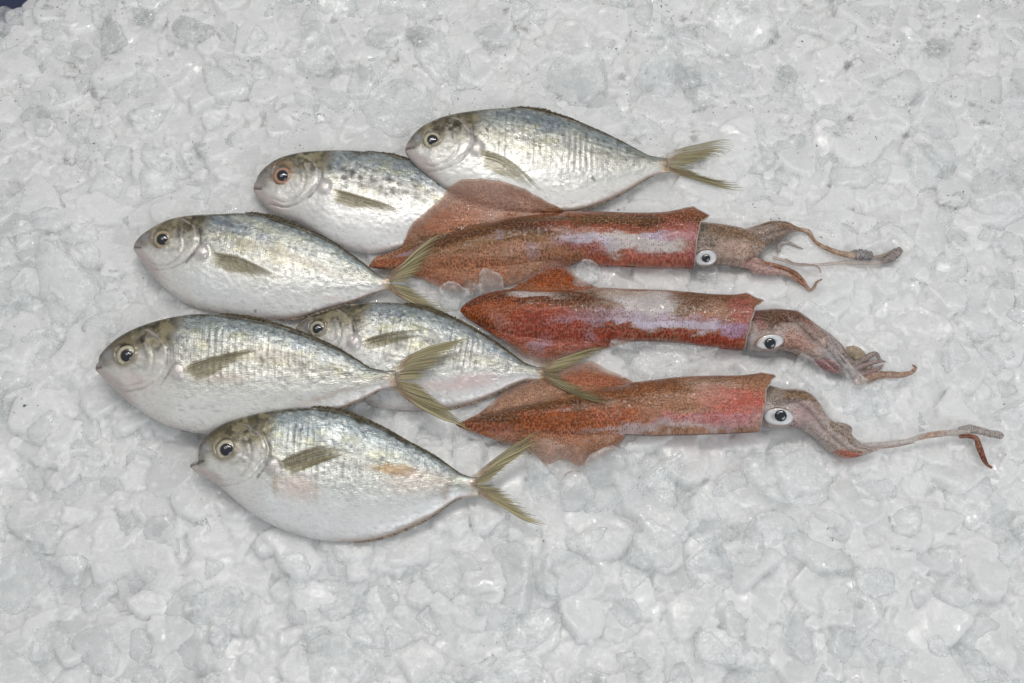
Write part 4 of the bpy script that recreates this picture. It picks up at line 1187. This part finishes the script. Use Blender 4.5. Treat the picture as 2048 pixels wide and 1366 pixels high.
S2 = dict(seed=12, idx=2, z=0.013, fin_z=0.007, over=['squid_mantle_1'], label='middle squid with a pale band round its body and bunched arms', edge=1.0, edge_col=(.62, .55, .52),
  fu=[(920, 620), (949, 597), (982, 585), (1020, 578), (1048, 560), (1071, 540), (1091, 522), (1114, 512), (1128, 518), (1144, 542), (1164, 557), (1183, 569), (1206, 578), (1246, 581)],
  mu=[(920, 620), (928, 610), (949, 598), (982, 587), (1025, 581), (1090, 580), (1150, 579), (1206, 579), (1246, 581), (1295, 582), (1361, 586), (1427, 592), (1467, 593), (1485, 591), (1530, 591)],
  ml=[(920, 621), (930, 630), (949, 641), (982, 656), (1025, 668), (1090, 678), (1150, 682), (1206, 682), (1259, 681), (1279, 680), (1328, 681), (1378, 686), (1427, 693), (1460, 697), (1487, 699), (1530, 699)],
  fl=[(920, 621), (933, 635), (966, 656), (999, 677), (1025, 694), (1048, 711), (1065, 721), (1085, 727), (1110, 724), (1137, 717), (1173, 705), (1213, 695), (1246, 688), (1262, 683), (1300, 681)],
  collar=[(0, 1486), (.12, 1494), (.22, 1506), (.27, 1520), (.33, 1514), (.40, 1504), (.6, 1498), (1, 1487)],
  skin=((.40, .17, .105), [(980, 620, 80, 45, 10, RUST, .9, .5), (985, 600, 90, 12, -8, DARK, .6, .6), (1040, 640, 130, 16, 5, ORANGE, .9, .5), (1010, 655, 60, 16, 35, (.45, .17, .10), .8, .6), (1110, 550, 46, 45, 0, ORANGE, .95, .4), (1100, 580, 90, 10, 0, (.42, .17, .08), .7, .6),
     (1130, 670, 130, 34, 3, (.42, .10, .075), .95, .5), (1100, 700, 70, 18, -5, (.45, .15, .11), .7, .7), (1080, 605, 60, 10, 3, WHITE, .95, .4), (1170, 610, 70, 16, 5, DARK, .75, .6), (1110, 625, 90, 8, 5, DARK, .6, .7),
     (1300, 615, 100, 40, 3, WHITE, .95, .4), (1240, 600, 60, 16, 0, (.52, .42, .36), .7, .7), (1200, 640, 60, 20, 20, BROWN, .5, .7), (1310, 593, 90, 6, 3, (.33, .16, .11), .6, .7), (1400, 612, 60, 18, 5, (.20, .10, .05), .9, .5), (1380, 635, 36, 14, -10, BROWN, .7, .6), (1460, 610, 40, 14, 5, (.30, .12, .07), .8, .6), (1440, 640, 50, 16, 10, (.46, .32, .26), .6, .7), (1475, 650, 24, 40, 0, (.44, .13, .13), .7, .7),
     (1300, 655, 150, 10, 4, LAV, .55, .7), (1350, 666, 130, 7, 4, (.64, .60, .72), .8, .6), (1460, 675, 36, 10, 5, (.45, .30, .50), .8, .6), (1330, 678, 100, 4, 4, RED, .6, .6), (1430, 688, 60, 6, 4, RED, .8, .6), (1080, 690, 26, 8, -20, LAV, .5, .9), (1160, 655, 60, 5, 0, LAV, .4, .9), (1185, 675, 16, 10, 30, LAV, .4, .9), (1000, 650, 26, 8, 30, PINK, .6, .6), (1230, 690, 40, 6, -10, (.5, .3, .27), .5, .7)]),
  eye=(1539, 684, 27, 14.5, -9, 11, 1540, 687), brow=2.6, brow_c=(.34, .15, .07), brow_s=1.0,
  blades=[
    dict(name='head', top=[(1494, 622), (1520, 622), (1543, 620), (1573, 622), (1596, 626), (1625, 646), (1655, 667)], bot=[(1486, 692), (1505, 699), (1540, 702), (1561, 698), (1588, 705), (1617, 716), (1640, 730)], z=0.010, th=0.013, ridges=2,
         skin=((.50, .40, .37), [(1560, 640, 60, 18, 5, (.14, .055, .03), .95, .5), (1530, 650, 26, 24, 0, (.13, .075, .05), .8, .6), (1510, 650, 12, 30, 0, (.34, .13, .12), .6, .7), (1620, 670, 40, 14, 35, (.32, .22, .19), .7, .7), (1590, 690, 30, 16, 20, (.48, .24, .17), .6, .7), (1610, 655, 12, 6, 30, (.34, .10, .08), .6, .6), (1505, 690, 15, 12, 0, (.55, .52, .52), .7, .6)])),
    dict(name='arm', top=[(1600, 632), (1625, 646), (1655, 666), (1681, 690), (1699, 716), (1712, 742), (1716, 754)], bot=[(1590, 700), (1617, 716), (1637, 734), (1661, 744), (1690, 752), (1706, 756), (1714, 757)], z=0.009, th=0.010, ridges=5,
         skin=((.42, .36, .35), [(1640, 735, 30, 8, 25, (.44, .20, .22), .8, .6), (1650, 720, 30, 10, 30, (.44, .43, .45), .7, .7), (1690, 710, 30, 10, 55, (.24, .20, .19), .7, .7), (1625, 680, 26, 9, 30, (.46, .24, .22), .5, .7)])),
  ],
  tubes=[
    dict(name='web', pts=[(1690, 702), (1712, 705), (1724, 720), (1742, 738)], r=[10, 15, 14, 8], z=0.003, opac=0.8, flat=0.35, skin=((.50, .40, .29), [])),
    dict(name='arm_tip', pts=[(1704, 732), (1726, 720), (1744, 709), (1754, 709), (1760, 720), (1772, 724)], r=[8, 7, 6.5, 5, 4, 1.5], z=0.006, skin=((.34, .29, .27), [])),
    dict(name='arm_tip', pts=[(1706, 740), (1730, 730), (1750, 724), (1770, 723)], r=[6, 5.5, 4.5, 1.6], z=0.006, skin=((.40, .32, .31), [])),
    dict(name='arm_tip', pts=[(1708, 750), (1734, 746), (1754, 739), (1767, 729)], r=[8, 7, 5, 1.5], z=0.005, skin=((.38, .27, .26), [])),
    dict(name='arm_tip', pts=[(1706, 764), (1730, 760), (1752, 752), (1776, 749), (1802, 750), (1822, 745), (1831, 736), (1824, 729)], r=[7, 9, 8, 7, 6, 4.5, 3.5, 1.5], z=0.005, knobs=.12, skin=((.42, .29, .22), [])),
    dict(name='tentacle', pts=[(1655, 666), (1664, 690), (1686, 715), (1706, 738), (1711, 752), (1704, 758)], r=[2.4, 2.6, 2.8, 3.0, 3.2, 2.5], z=0.018, skin=((.44, .39, .38), []), over=['squid_head_2']),
  ])
S3 = dict(seed=13, idx=3, z=0.013, fin_z=0.006, over=[], label='lowest squid with red rings near the collar and one long tentacle stretched right', edge=0.9, edge_col=(.62, .50, .46),
  fu=[(912, 848), (933, 839), (959, 826), (982, 806), (1005, 783), (1032, 768), (1060, 753), (1100, 740), (1150, 728), (1180, 722), (1206, 734), (1240, 750), (1265, 763), (1272, 767), (1312, 762)],
  mu=[(912, 848), (933, 842), (970, 831), (1010, 819), (1060, 806), (1110, 794), (1160, 783), (1210, 774), (1262, 768), (1312, 762), (1361, 757), (1411, 755), (1476, 754), (1514, 750), (1550, 750)],
  ml=[(912, 850), (933, 857), (970, 860), (1010, 862), (1060, 866), (1110, 868), (1160, 869), (1210, 869), (1252, 868), (1295, 870), (1361, 869), (1427, 867), (1493, 864), (1520, 862), (1550, 861)],
  fl=[(912, 850), (930, 859), (949, 864), (982, 876), (1009, 886), (1040, 896), (1065, 909), (1085, 922), (1098, 928), (1124, 918), (1157, 931), (1185, 922), (1213, 909), (1236, 892), (1249, 876), (1256, 869), (1295, 870)],
  collar=[(0, 1514), (.07, 1526), (.12, 1543), (.17, 1546), (.24, 1538), (.45, 1525), (.8, 1521), (1, 1518)],
  skin=((.47, .25, .165), [(1000, 850, 90, 20, -10, (.46, .17, .08), .8, .6), (1040, 800, 90, 34, -20, (.52, .33, .25), .8, .5), (1180, 745, 70, 22, 10, (.56, .30, .22), .7, .6), (1190, 760, 60, 14, 10, (.52, .17, .09), .7, .6), (1080, 830, 150, 16, -6, BROWN, .95, .5), (1060, 825, 120, 7, -8, (.20, .09, .03), .7, .6),
     (1150, 850, 120, 20, 0, ORANGE, .85, .6), (1230, 850, 40, 20, 0, (.50, .17, .09), .8, .6), (1280, 800, 100, 28, -4, (.27, .10, .03), .9, .5), (1270, 780, 60, 16, -5, (.30, .12, .06), .7, .6), (1360, 775, 70, 14, 0, (.30, .15, .09), .7, .6), (1350, 820, 60, 20, 0, (.42, .22, .14), .7, .7),
     (1420, 785, 50, 18, 0, (.58, .47, .42), .6, .7), (1460, 770, 60, 12, 0, (.28, .15, .09), .7, .6), (1470, 825, 60, 30, 5, (.60, .17, .14), .95, .5), (1420, 810, 40, 24, 0, (.60, .30, .26), .6, .7), (1340, 860, 170, 8, -1, (.62, .55, .58), .7, .6), (1400, 850, 100, 8, -2, (.60, .16, .20), .6, .7), (1480, 852, 50, 9, -2, (.62, .30, .34), .6, .7), (1100, 900, 70, 16, 5, (.60, .44, .38), .7, .7), (1000, 865, 30, 9, 10, PINK, .6, .7), (970, 855, 40, 8, 10, RUST, .6, .6)]),
  eye=(1557, 834, 28.5, 17.5, 3, 11.2, 1561, 832), brow=1.6, brow_c=(.20, .17, .15), brow_s=.7,
  blades=[
    dict(name='head', top=[(1520, 768), (1544, 774), (1565, 779), (1594, 780), (1615, 786), (1630, 798), (1645, 819), (1657, 837)], bot=[(1516, 848), (1530, 852), (1553, 854), (1588, 854), (1609, 861), (1625, 870), (1640, 884), (1650, 894)], z=0.009, th=0.012, ridges=2,
         skin=((.50, .42, .40), [(1590, 798, 50, 12, 8, (.24, .15, .08), .95, .6), (1540, 795, 26, 20, 0, (.36, .31, .26), .8, .6), (1570, 812, 36, 6, -5, (.20, .17, .16), .7, .6), (1625, 815, 26, 8, 55, (.28, .20, .14), .7, .7), (1605, 835, 22, 20, 0, (.52, .36, .37), .6, .7)])),
    dict(name='arm', top=[(1632, 800), (1645, 819), (1657, 837), (1677, 850), (1698, 857), (1702, 869), (1719, 884), (1737, 895), (1756, 899)], bot=[(1606, 858), (1633, 876), (1648, 893), (1668, 908), (1692, 915), (1710, 915), (1722, 912), (1740, 906), (1756, 901)], z=0.008, th=0.010, ridges=5,
         skin=((.48, .41, .38), [(1700, 912, 34, 6, 5, (.48, .14, .08), .95, .5), (1642, 862, 16, 5, 55, (.34, .13, .06), .8, .6), (1680, 865, 34, 9, 40, (.31, .25, .20), .7, .7), (1650, 845, 20, 6, 50, (.28, .20, .13), .6, .7)])),
  ],
  tubes=[
    dict(name='tentacle', pts=[(1720, 892), (1742, 890), (1768, 888), (1811, 883), (1849, 872), (1885, 867), (1915, 865), (1940, 862)], r=[6, 6, 5.5, 5.5, 6.5, 7, 8, 9], z=0.005, opac=0.85, skin=((.62, .57, .54), [(1868, 870, 30, 5, -10, (.50, .27, .16), .7, .6)])),
    dict(name='tentacle_club', pts=[(1918, 862), (1938, 858), (1958, 861), (1980, 867), (1998, 870), (2005, 876)], r=[7, 9, 8, 7, 8, 5], z=0.005, opac=0.85, knobs=.12, skin=((.46, .43, .41), [])),
    dict(name='arm_tip', pts=[(1918, 873), (1938, 872), (1952, 877), (1958, 893), (1966, 914), (1974, 929), (1985, 936)], r=[4, 5.5, 6.5, 7, 6.5, 4, 3], z=0.006, skin=((.27, .11, .065), [(1966, 912, 10, 14, 0, (.15, .035, .022), .9, .7)])),
    dict(name='arm_tip', pts=[(1672, 848), (1690, 852), (1699, 858), (1697, 868)], r=[5, 6, 6, 5], z=0.012, skin=((.38, .32, .29), [])),
    dict(name='tentacle', pts=[(1700, 906), (1730, 900), (1752, 897), (1790, 893), (1830, 885)], r=[3, 3, 2.5, 2.0, 1.0], z=0.004, opac=0.6, skin=((.60, .48, .46), [])),
  ])

make_fish(F2)
make_fish(F1)
make_squid(S1)
make_squid(S2)
make_squid(S3)
F5['over'] = ['squid_mantle_2', 'squid_mantle_3']
make_fish(F5)
make_fish(F3)
make_fish(F4)
make_fish(F6)


# ------------------------------------------------------------------ ice
# what the animals cover, on a coarse raster, with the distance to it
GW, GH = 384, 256
gxp, gyp = np.meshgrid((np.arange(GW) + .5) * 2048 / GW, (np.arange(GH) + .5) * 1366 / GH)
# arms and tails count too: rasterise every part
cover = np.zeros((GH, GW), bool)
ceil_z = np.full((GH, GW), 1.0)          # ice may not rise through arms, fins and tails
for o in list(COL.objects):
    if o.type != 'MESH' or o.parent is None: continue
    me = o.data
    co = np.empty(len(me.vertices) * 3, np.float32)
    me.vertices.foreach_get('co', co)
    r_ = o
    off = np.zeros(3)
    while r_ is not None:
        off += np.array(r_.location); r_ = r_.parent
    wco = co.reshape(-1, 3) + off
    q = project(wco)
    ix, iy = (q[:, 0] * GW / 2048).astype(int), (q[:, 1] * GH / 1366).astype(int)
    ok = (ix >= 0) & (iy >= 0) & (ix < GW) & (iy < GH)
    cover[iy[ok], ix[ok]] = True
    if o.name.split('.')[0] in ('tentacle', 'tentacle_club', 'arm', 'arm_tip', 'web', 'caudal_fin', 'fin', 'head'):
        np.minimum.at(ceil_z, (iy[ok], ix[ok]), wco[ok, 2] - (0.0015 if o.name[:3] != 'arm' and o.name[:4] != 'head' else 0.0))
for _ in range(3):
    g = np.pad(ceil_z, 1, mode='edge')
    ceil_z = np.minimum(ceil_z, np.minimum(np.minimum(g[2:, 1:-1], g[:-2, 1:-1]), np.minimum(g[1:-1, 2:], g[1:-1, :-2])))
dist = np.where(cover, 0.0, 1e3)
for _ in range(60):
    g = np.pad(dist, 1, mode='edge')
    dist = np.minimum(dist, np.minimum(np.minimum(g[2:, 1:-1], g[:-2, 1:-1]), np.minimum(g[1:-1, 2:], g[1:-1, :-2])) + 1)
    dist = np.minimum(dist, np.minimum(np.minimum(g[2:, 2:], g[:-2, :-2]), np.minimum(g[2:, :-2], g[:-2, 2:])) + 1.414)
DPX = dist * 2048 / GW


def near(px):
    ix = np.clip((px[:, 0] * GW / 2048).astype(int), 0, GW - 1)
    iy = np.clip((px[:, 1] * GH / 1366).astype(int), 0, GH - 1)
    return DPX[iy, ix]


# the bed: thousands of overlapping broken flakes, stamped as relief on one sheet
def spaced(lo, hi, step, far):
    c = np.arange(lo, hi + 1e-9, step)
    e = np.cumsum(step * 1.35 ** np.arange(1, 14)); e = e[e < far]
    return np.concatenate([(lo - e)[::-1], c, hi + e])


STEP = 0.00122
bx, by = spaced(-0.455, 0.455, STEP, 0.16), spaced(-0.285, 0.385, STEP, 0.16)
BX, BY = np.meshgrid(bx, by)
pxb = project(np.c_[BX.ravel(), BY.ravel(), np.zeros(BX.size)])
inside = (pxb[:, 0] >= 0) & (pxb[:, 0] < 2048) & (pxb[:, 1] >= 0) & (pxb[:, 1] < 1366)
DN = np.where(inside, near(pxb), 200.0).reshape(BX.shape)
BZ = bed_z(BX.ravel(), BY.ravel()).reshape(BX.shape) + 0.0075 * (1 - np.clip(DN / 80, 0, 1))
ZB0 = BZ.copy()
TONE = np.full(BX.shape, 0.5)
RIM = np.zeros(BX.shape)
r = np.random.default_rng(77)
NF = 7000
sizes = np.sort(r.choice([0, 1, 2], NF, p=[.46, .36, .18]))[::-1]
for i in range(NF):
    rad = [r.uniform(7, 17), r.uniform(16, 34), r.uniform(32, 66)][int(sizes[i])] * MPP
    cx_, cy_ = r.uniform(-0.50, 0.50), r.uniform(-0.33, 0.43)
    i0, i1 = np.searchsorted(bx, [cx_ - 1.3 * rad, cx_ + 1.3 * rad])
    j0, j1 = np.searchsorted(by, [cy_ - 1.3 * rad, cy_ + 1.3 * rad])
    if i1 - i0 < 3 or j1 - j0 < 3: continue
    X_, Y_ = BX[j0:j1, i0:i1] - cx_, BY[j0:j1, i0:i1] - cy_
    nf = int(r.integers(5, 10))
    an = np.sort(r.uniform(0, 2 * math.pi, nf)) + 0.0
    hh = rad * r.uniform(0.55, 1.0, nf) * np.where(r.random(nf) < .25, 0.7, 1.0)
    pw = r.uniform(9, 26)
    wx = X_ + 0.16 * rad * (vnoise(BX[j0:j1, i0:i1] / rad * 2.1, BY[j0:j1, i0:i1] / rad * 2.1, i) - 0.5)
    wy = Y_ + 0.16 * rad * (vnoise(BX[j0:j1, i0:i1] / rad * 2.1 + 31, BY[j0:j1, i0:i1] / rad * 2.1, i + 1) - 0.5)
    rho = np.zeros_like(X_)
    for k in range(nf):
        rho += (np.maximum(wx * math.cos(an[k]) + wy * math.sin(an[k]), 0) / hh[k]) ** pw
    rho = (rho + (np.hypot(wx, wy) / (1.15 * rad)) ** pw) ** (1 / pw)
    jc, ic = (j0 + j1) // 2, (i0 + i1) // 2
    dnc = min(1.0, DN[jc, ic] / 110.0)
    tl = math.tan(math.radians(min(42, abs(r.normal(0, 12)))) * (0.3 + 0.7 * dnc))
    td = r.normal(-1.57, 1.1)
    thk = rad * r.uniform(0.08, 0.22)
    z0 = ZB0[jc, ic] + r.uniform(-0.001, 0.0035) * (0.3 + 0.7 * dnc)
    prof = np.sqrt(np.maximum(0, 1 - np.clip(rho, 0, 1) ** r.uniform(9, 24)))
    top = z0 + tl * (X_ * math.cos(td) + Y_ * math.sin(td)) + thk * prof + 0.05 * rad * (vnoise(BX[j0:j1, i0:i1] / rad * 3, BY[j0:j1, i0:i1] / rad * 3, i + 2) - 0.5)
    sub = BZ[j0:j1, i0:i1]
    win = (rho < 1) & (top > sub)
    sub[win] = top[win]
    TONE[j0:j1, i0:i1][win] = r.random()
    RIM[j0:j1, i0:i1][win] = (sstep(1 - 0.0035 / rad, 1 - 0.0008 / rad, rho) * r.uniform(0.25, 1.0))[win]
lim = np.where(inside, ceil_z[np.clip((pxb[:, 1] * GH / 1366).astype(int), 0, GH - 1), np.clip((pxb[:, 0] * GW / 2048).astype(int), 0, GW - 1)], 1.0).reshape(BX.shape)
lim = np.maximum(lim, -0.010)
for _ in range(4):
    g = np.pad(lim, 1, mode='edge')
    lim = np.minimum(lim, (g[2:, 1:-1] + g[:-2, 1:-1] + g[1:-1, 2:] + g[1:-1, :-2]) / 4 + 0.0006)
BZ = np.minimum(BZ, lim)
V = np.c_[BX.ravel(), BY.ravel(), BZ.ravel()]
F = grid_faces(len(by), len(bx))
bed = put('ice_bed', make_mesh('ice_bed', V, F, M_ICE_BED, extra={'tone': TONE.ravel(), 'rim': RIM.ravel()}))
tag(bed, 'bed of broken crushed ice flakes covering the whole display', kind='structure')


def ice_z(x, y):
    i, j = np.clip(np.searchsorted(bx, x), 0, len(bx) - 1), np.clip(np.searchsorted(by, y), 0, len(by) - 1)
    return float(BZ[max(0, j - 3):j + 4, max(0, i - 3):i + 4].mean())


def ico(sub):
    import bmesh
    bm = bmesh.new()
    bmesh.ops.create_icosphere(bm, subdivisions=sub, radius=1.0)
    v = np.array([q.co[:] for q in bm.verts]); f = np.array([[q.index for q in p_.verts] for p_ in bm.faces])
    bm.free()
    return v, f


ICO3 = ico(4)


def chunk_shape(dirs, r, flat, sharp, nfac, curved=0.0):
    """broken flake of ice: p-norm of random facet planes (melted edges) and how close each point lies to an edge"""
    nrm = r.normal(size=(nfac, 3)) * np.array([1, 1, 0.3]); nrm /= np.linalg.norm(nrm, axis=1)[:, None]
    nrm = np.vstack([nrm, [[0.12 * r.normal(), 0.12 * r.normal(), 1], [0.12 * r.normal(), 0.12 * r.normal(), -1]]])
    nrm /= np.linalg.norm(nrm, axis=1)[:, None]
    h = np.concatenate([r.uniform(0.55, 1.0, nfac), [flat, flat]])
    d = np.maximum(dirs @ nrm.T, 0) / h
    R = (np.sum(d ** sharp, 1)) ** (-1.0 / sharp)
    R = np.minimum(R, 1.25)
    srt = np.sort(d, axis=1)
    rim = sstep(0.80, 0.98, srt[:, -2] / np.maximum(srt[:, -1], 1e-6))
    s = r.integers(0, 9999)
    P = dirs * R[:, None]
    k = 1 + 0.42 * (fbm(P[:, 0] * 1.9 + 5, P[:, 1] * 1.9 + P[:, 2] * 1.7, s, 3) - 0.5)
    P = P * np.c_[k, k, 1 + 0.5 * (k - 1)]
    P[:, 2] += 0.10 * flat * (fbm(P[:, 0] * 4, P[:, 1] * 4, s + 1, 3) - 0.5) + curved * (P[:, 0] ** 2 - 0.3)
    return P, rim


BIG = []
for i in range(44):
    r = np.random.default_rng(100 + i)
    v, rm = chunk_shape(ICO3[0], r, r.uniform(0.15, 0.30), r.uniform(6, 12), int(r.integers(6, 11)), r.uniform(-0.10, 0.2))
    BIG.append(make_mesh('ice_chunk', v, ICO3[1], M_ICE_BIG, extra={'rim': rm}))


def rotm(spin, tilt, dirn):
    return Matrix.Rotation(tilt, 3, Vector((math.cos(dirn), math.sin(dirn), 0))) @ Matrix.Rotation(spin, 3, 'Z')


# pieces one can point to: (px, py, half length px, flat, spin, tilt, tilt dir, z lift, mesh, label)
NAMED = [
    (1335, 722, 88, 0.30, 0.1, 12, 0.0, 0.004, 3, 'wide clear slab of ice lying between the middle and lowest squid'),
    (1215, 962, 60, 0.50, 1.2, 40, 0.0, 0.006, 8, 'rounded upright ice piece against the ragged fin of the lowest squid'),
    (1150, 992, 42, 0.45, 1.5, 45, 0.2, 0.004, 12, 'smooth rounded ice piece just left of the big upright one'),
    (1085, 965, 46, 0.40, 0.9, 45, 0.1, 0.003, 17, 'slanting ice piece just right of the nearest fish tail'),
    (1330, 958, 60, 0.50, 0.4, 25, 0.0, 0.004, 20, 'lumpy ice piece below the lower squid body, right of the big upright one'),
    (1595, 950, 84, 0.22, 0.2, 8, 0.1, -0.003, 5, 'broad flat clear ice plate under the arms of the lowest squid'),
    (1175, 548, 44, 0.42, 0.55, 18, 0.5, 0.010, 23, 'clear ice sliver beside the pointed fin of the middle squid'),
    (1422, 549, 24, 0.55, 0.1, 10, 0.0, 0.004, 28, 'small oval ice pebble below the eye of the uppermost squid'),
    (985, 565, 34, 0.40, -0.3, 15, 0.3, 0.012, 31, 'clear ice lump on the lower fin of the uppermost squid'),
    (905, 583, 30, 0.45, 0.7, 20, 0.0, 0.010, 33, 'ice lump at the fin edge beside the grey-blue fish tail'),
    (950, 590, 26, 0.5, 0.2, 20, 0.0, 0.008, 36, 'little ice lump above the tip of the middle squid'),
    (1625, 640, 54, 0.35, 0.5, 20, 0.1, 0.001, 9, 'clear rounded ice plate behind the arms of the middle squid'),
    (1640, 762, 52, 0.38, 1.0, 25, 0.0, 0.003, 14, 'frosted ice piece below the bunched arms of the middle squid'),
    (1720, 800, 58, 0.35, 2.2, 25, 0.2, 0.003, 19, 'angular clear ice piece right of the lowest squid head'),
    (1320, 150, 66, 0.40, 0.1, 35, 0.0, 0.004, 2, 'large clear ice piece with a white rim above the uppermost fish tail'),
    (1160, 170, 60, 0.40, 1.0, 30, 0.0, 0.004, 25, 'large ice piece above the middle of the uppermost fish back'),
    (640, 110, 62, 0.35, 0.3, 15, 0.0, 0.003, 38, 'large smooth ice piece near the top left, above the spotted fish'),
    (225, 72, 40, 0.4, 0.9, 8, 0.0, 0.000, 6, 'long dark grimy ice lump near the top left corner'),  # from here on: dark clear pieces, gap shade painted into their colour
    (282, 32, 26, 0.4, 0.3, 8, 0.0, 0.002, 10, 'small dark grimy ice lump right of the long dark one at top left'),
    (395, 64, 40, 0.4, 0.2, 8, 0.0, 0.000, 15, 'broad grey grimy ice lump near the top edge, above the spotted fish'),
    (845, 74, 30, 0.4, 0.1, 8, 0.0, 0.001, 18, 'grey grimy ice lump near the top edge, above the uppermost fish head'),
    (1372, 158, 26, 0.4, 1.2, 8, 0.0, 0.002, 21, 'grey grimy ice lump at the right end of the large white-rimmed piece'),
    (1570, 148, 26, 0.4, 0.1, 8, 0.0, 0.002, 24, 'grey grimy ice lump far above the uppermost squid tentacles'),
    (1868, 92, 26, 0.4, 2.2, 8, 0.0, 0.002, 27, 'narrow dark grimy ice sliver near the top right corner'),
]
placed = []
CLEAR = {}
r = np.random.default_rng(4242)
for (x, y, hl, fl_, spin, tl, td, lift, mi, label) in NAMED:
    z = lift
    P = at([(x, y)], z)[0]
    rad = hl * MPP
    if 'clear' in label or 'lump' in label or 'grimy' in label:
        if mi not in CLEAR:
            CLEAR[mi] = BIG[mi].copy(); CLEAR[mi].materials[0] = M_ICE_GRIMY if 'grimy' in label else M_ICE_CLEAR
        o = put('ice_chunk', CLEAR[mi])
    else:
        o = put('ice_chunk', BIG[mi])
    o.matrix_world = Matrix.Translation(P) @ (rotm(spin, math.radians(tl), td) @ Matrix.Diagonal((rad, rad, rad * fl_ / 0.36))).to_4x4()
    tag(o, label, 'ice', 'big pieces of crushed ice')
    placed.append((P[0], P[1], rad))
LABEL = 'big translucent piece of crushed ice scattered over the ice bed'
tries = 0
while len(placed) < 300 and tries < 60000:
    tries += 1
    px = np.array([[r.uniform(-90, 2138), r.uniform(-70, 1436)]])
    dn = near(px)[0] if (0 <= px[0, 0] < 2048 and 0 <= px[0, 1] < 1366) else 200
    rad = (r.uniform(44, 82) if len(placed) < 60 else r.uniform(24, 54)) * MPP
    if dn < rad / MPP * 0.55: continue
    P = at(px, 0.0)[0]
    if corner_fall(P[0], P[1]) > 0.05: continue
    if any((P[0] - a_) ** 2 + (P[1] - b_) ** 2 < (0.62 * (rad + c_)) ** 2 for a_, b_, c_ in placed): continue
    zb = ice_z(P[0], P[1])
    lowered = 0.005 * (1 - min(1.0, dn / 140))
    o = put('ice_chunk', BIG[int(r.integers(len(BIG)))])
    tl = abs(r.normal(0, 13)) * (0.45 + 0.55 * min(1, dn / 140)) + (8 if P[1] < 0 else 0)
    td = r.normal(0.0, 1.0) if r.random() < 0.7 else r.uniform(0, 6.28)
    zz = zb + rad * r.uniform(-0.10, 0.04) - lowered
    o.matrix_world = Matrix.Translation((P[0], P[1], zz)) @ (rotm(r.uniform(0, 6.28), math.radians(tl), td) @ Matrix.Diagonal((rad, rad, rad * r.uniform(0.75, 1.15)))).to_4x4()
    tag(o, LABEL, 'ice', 'big pieces of crushed ice')
    placed.append((P[0], P[1], rad))
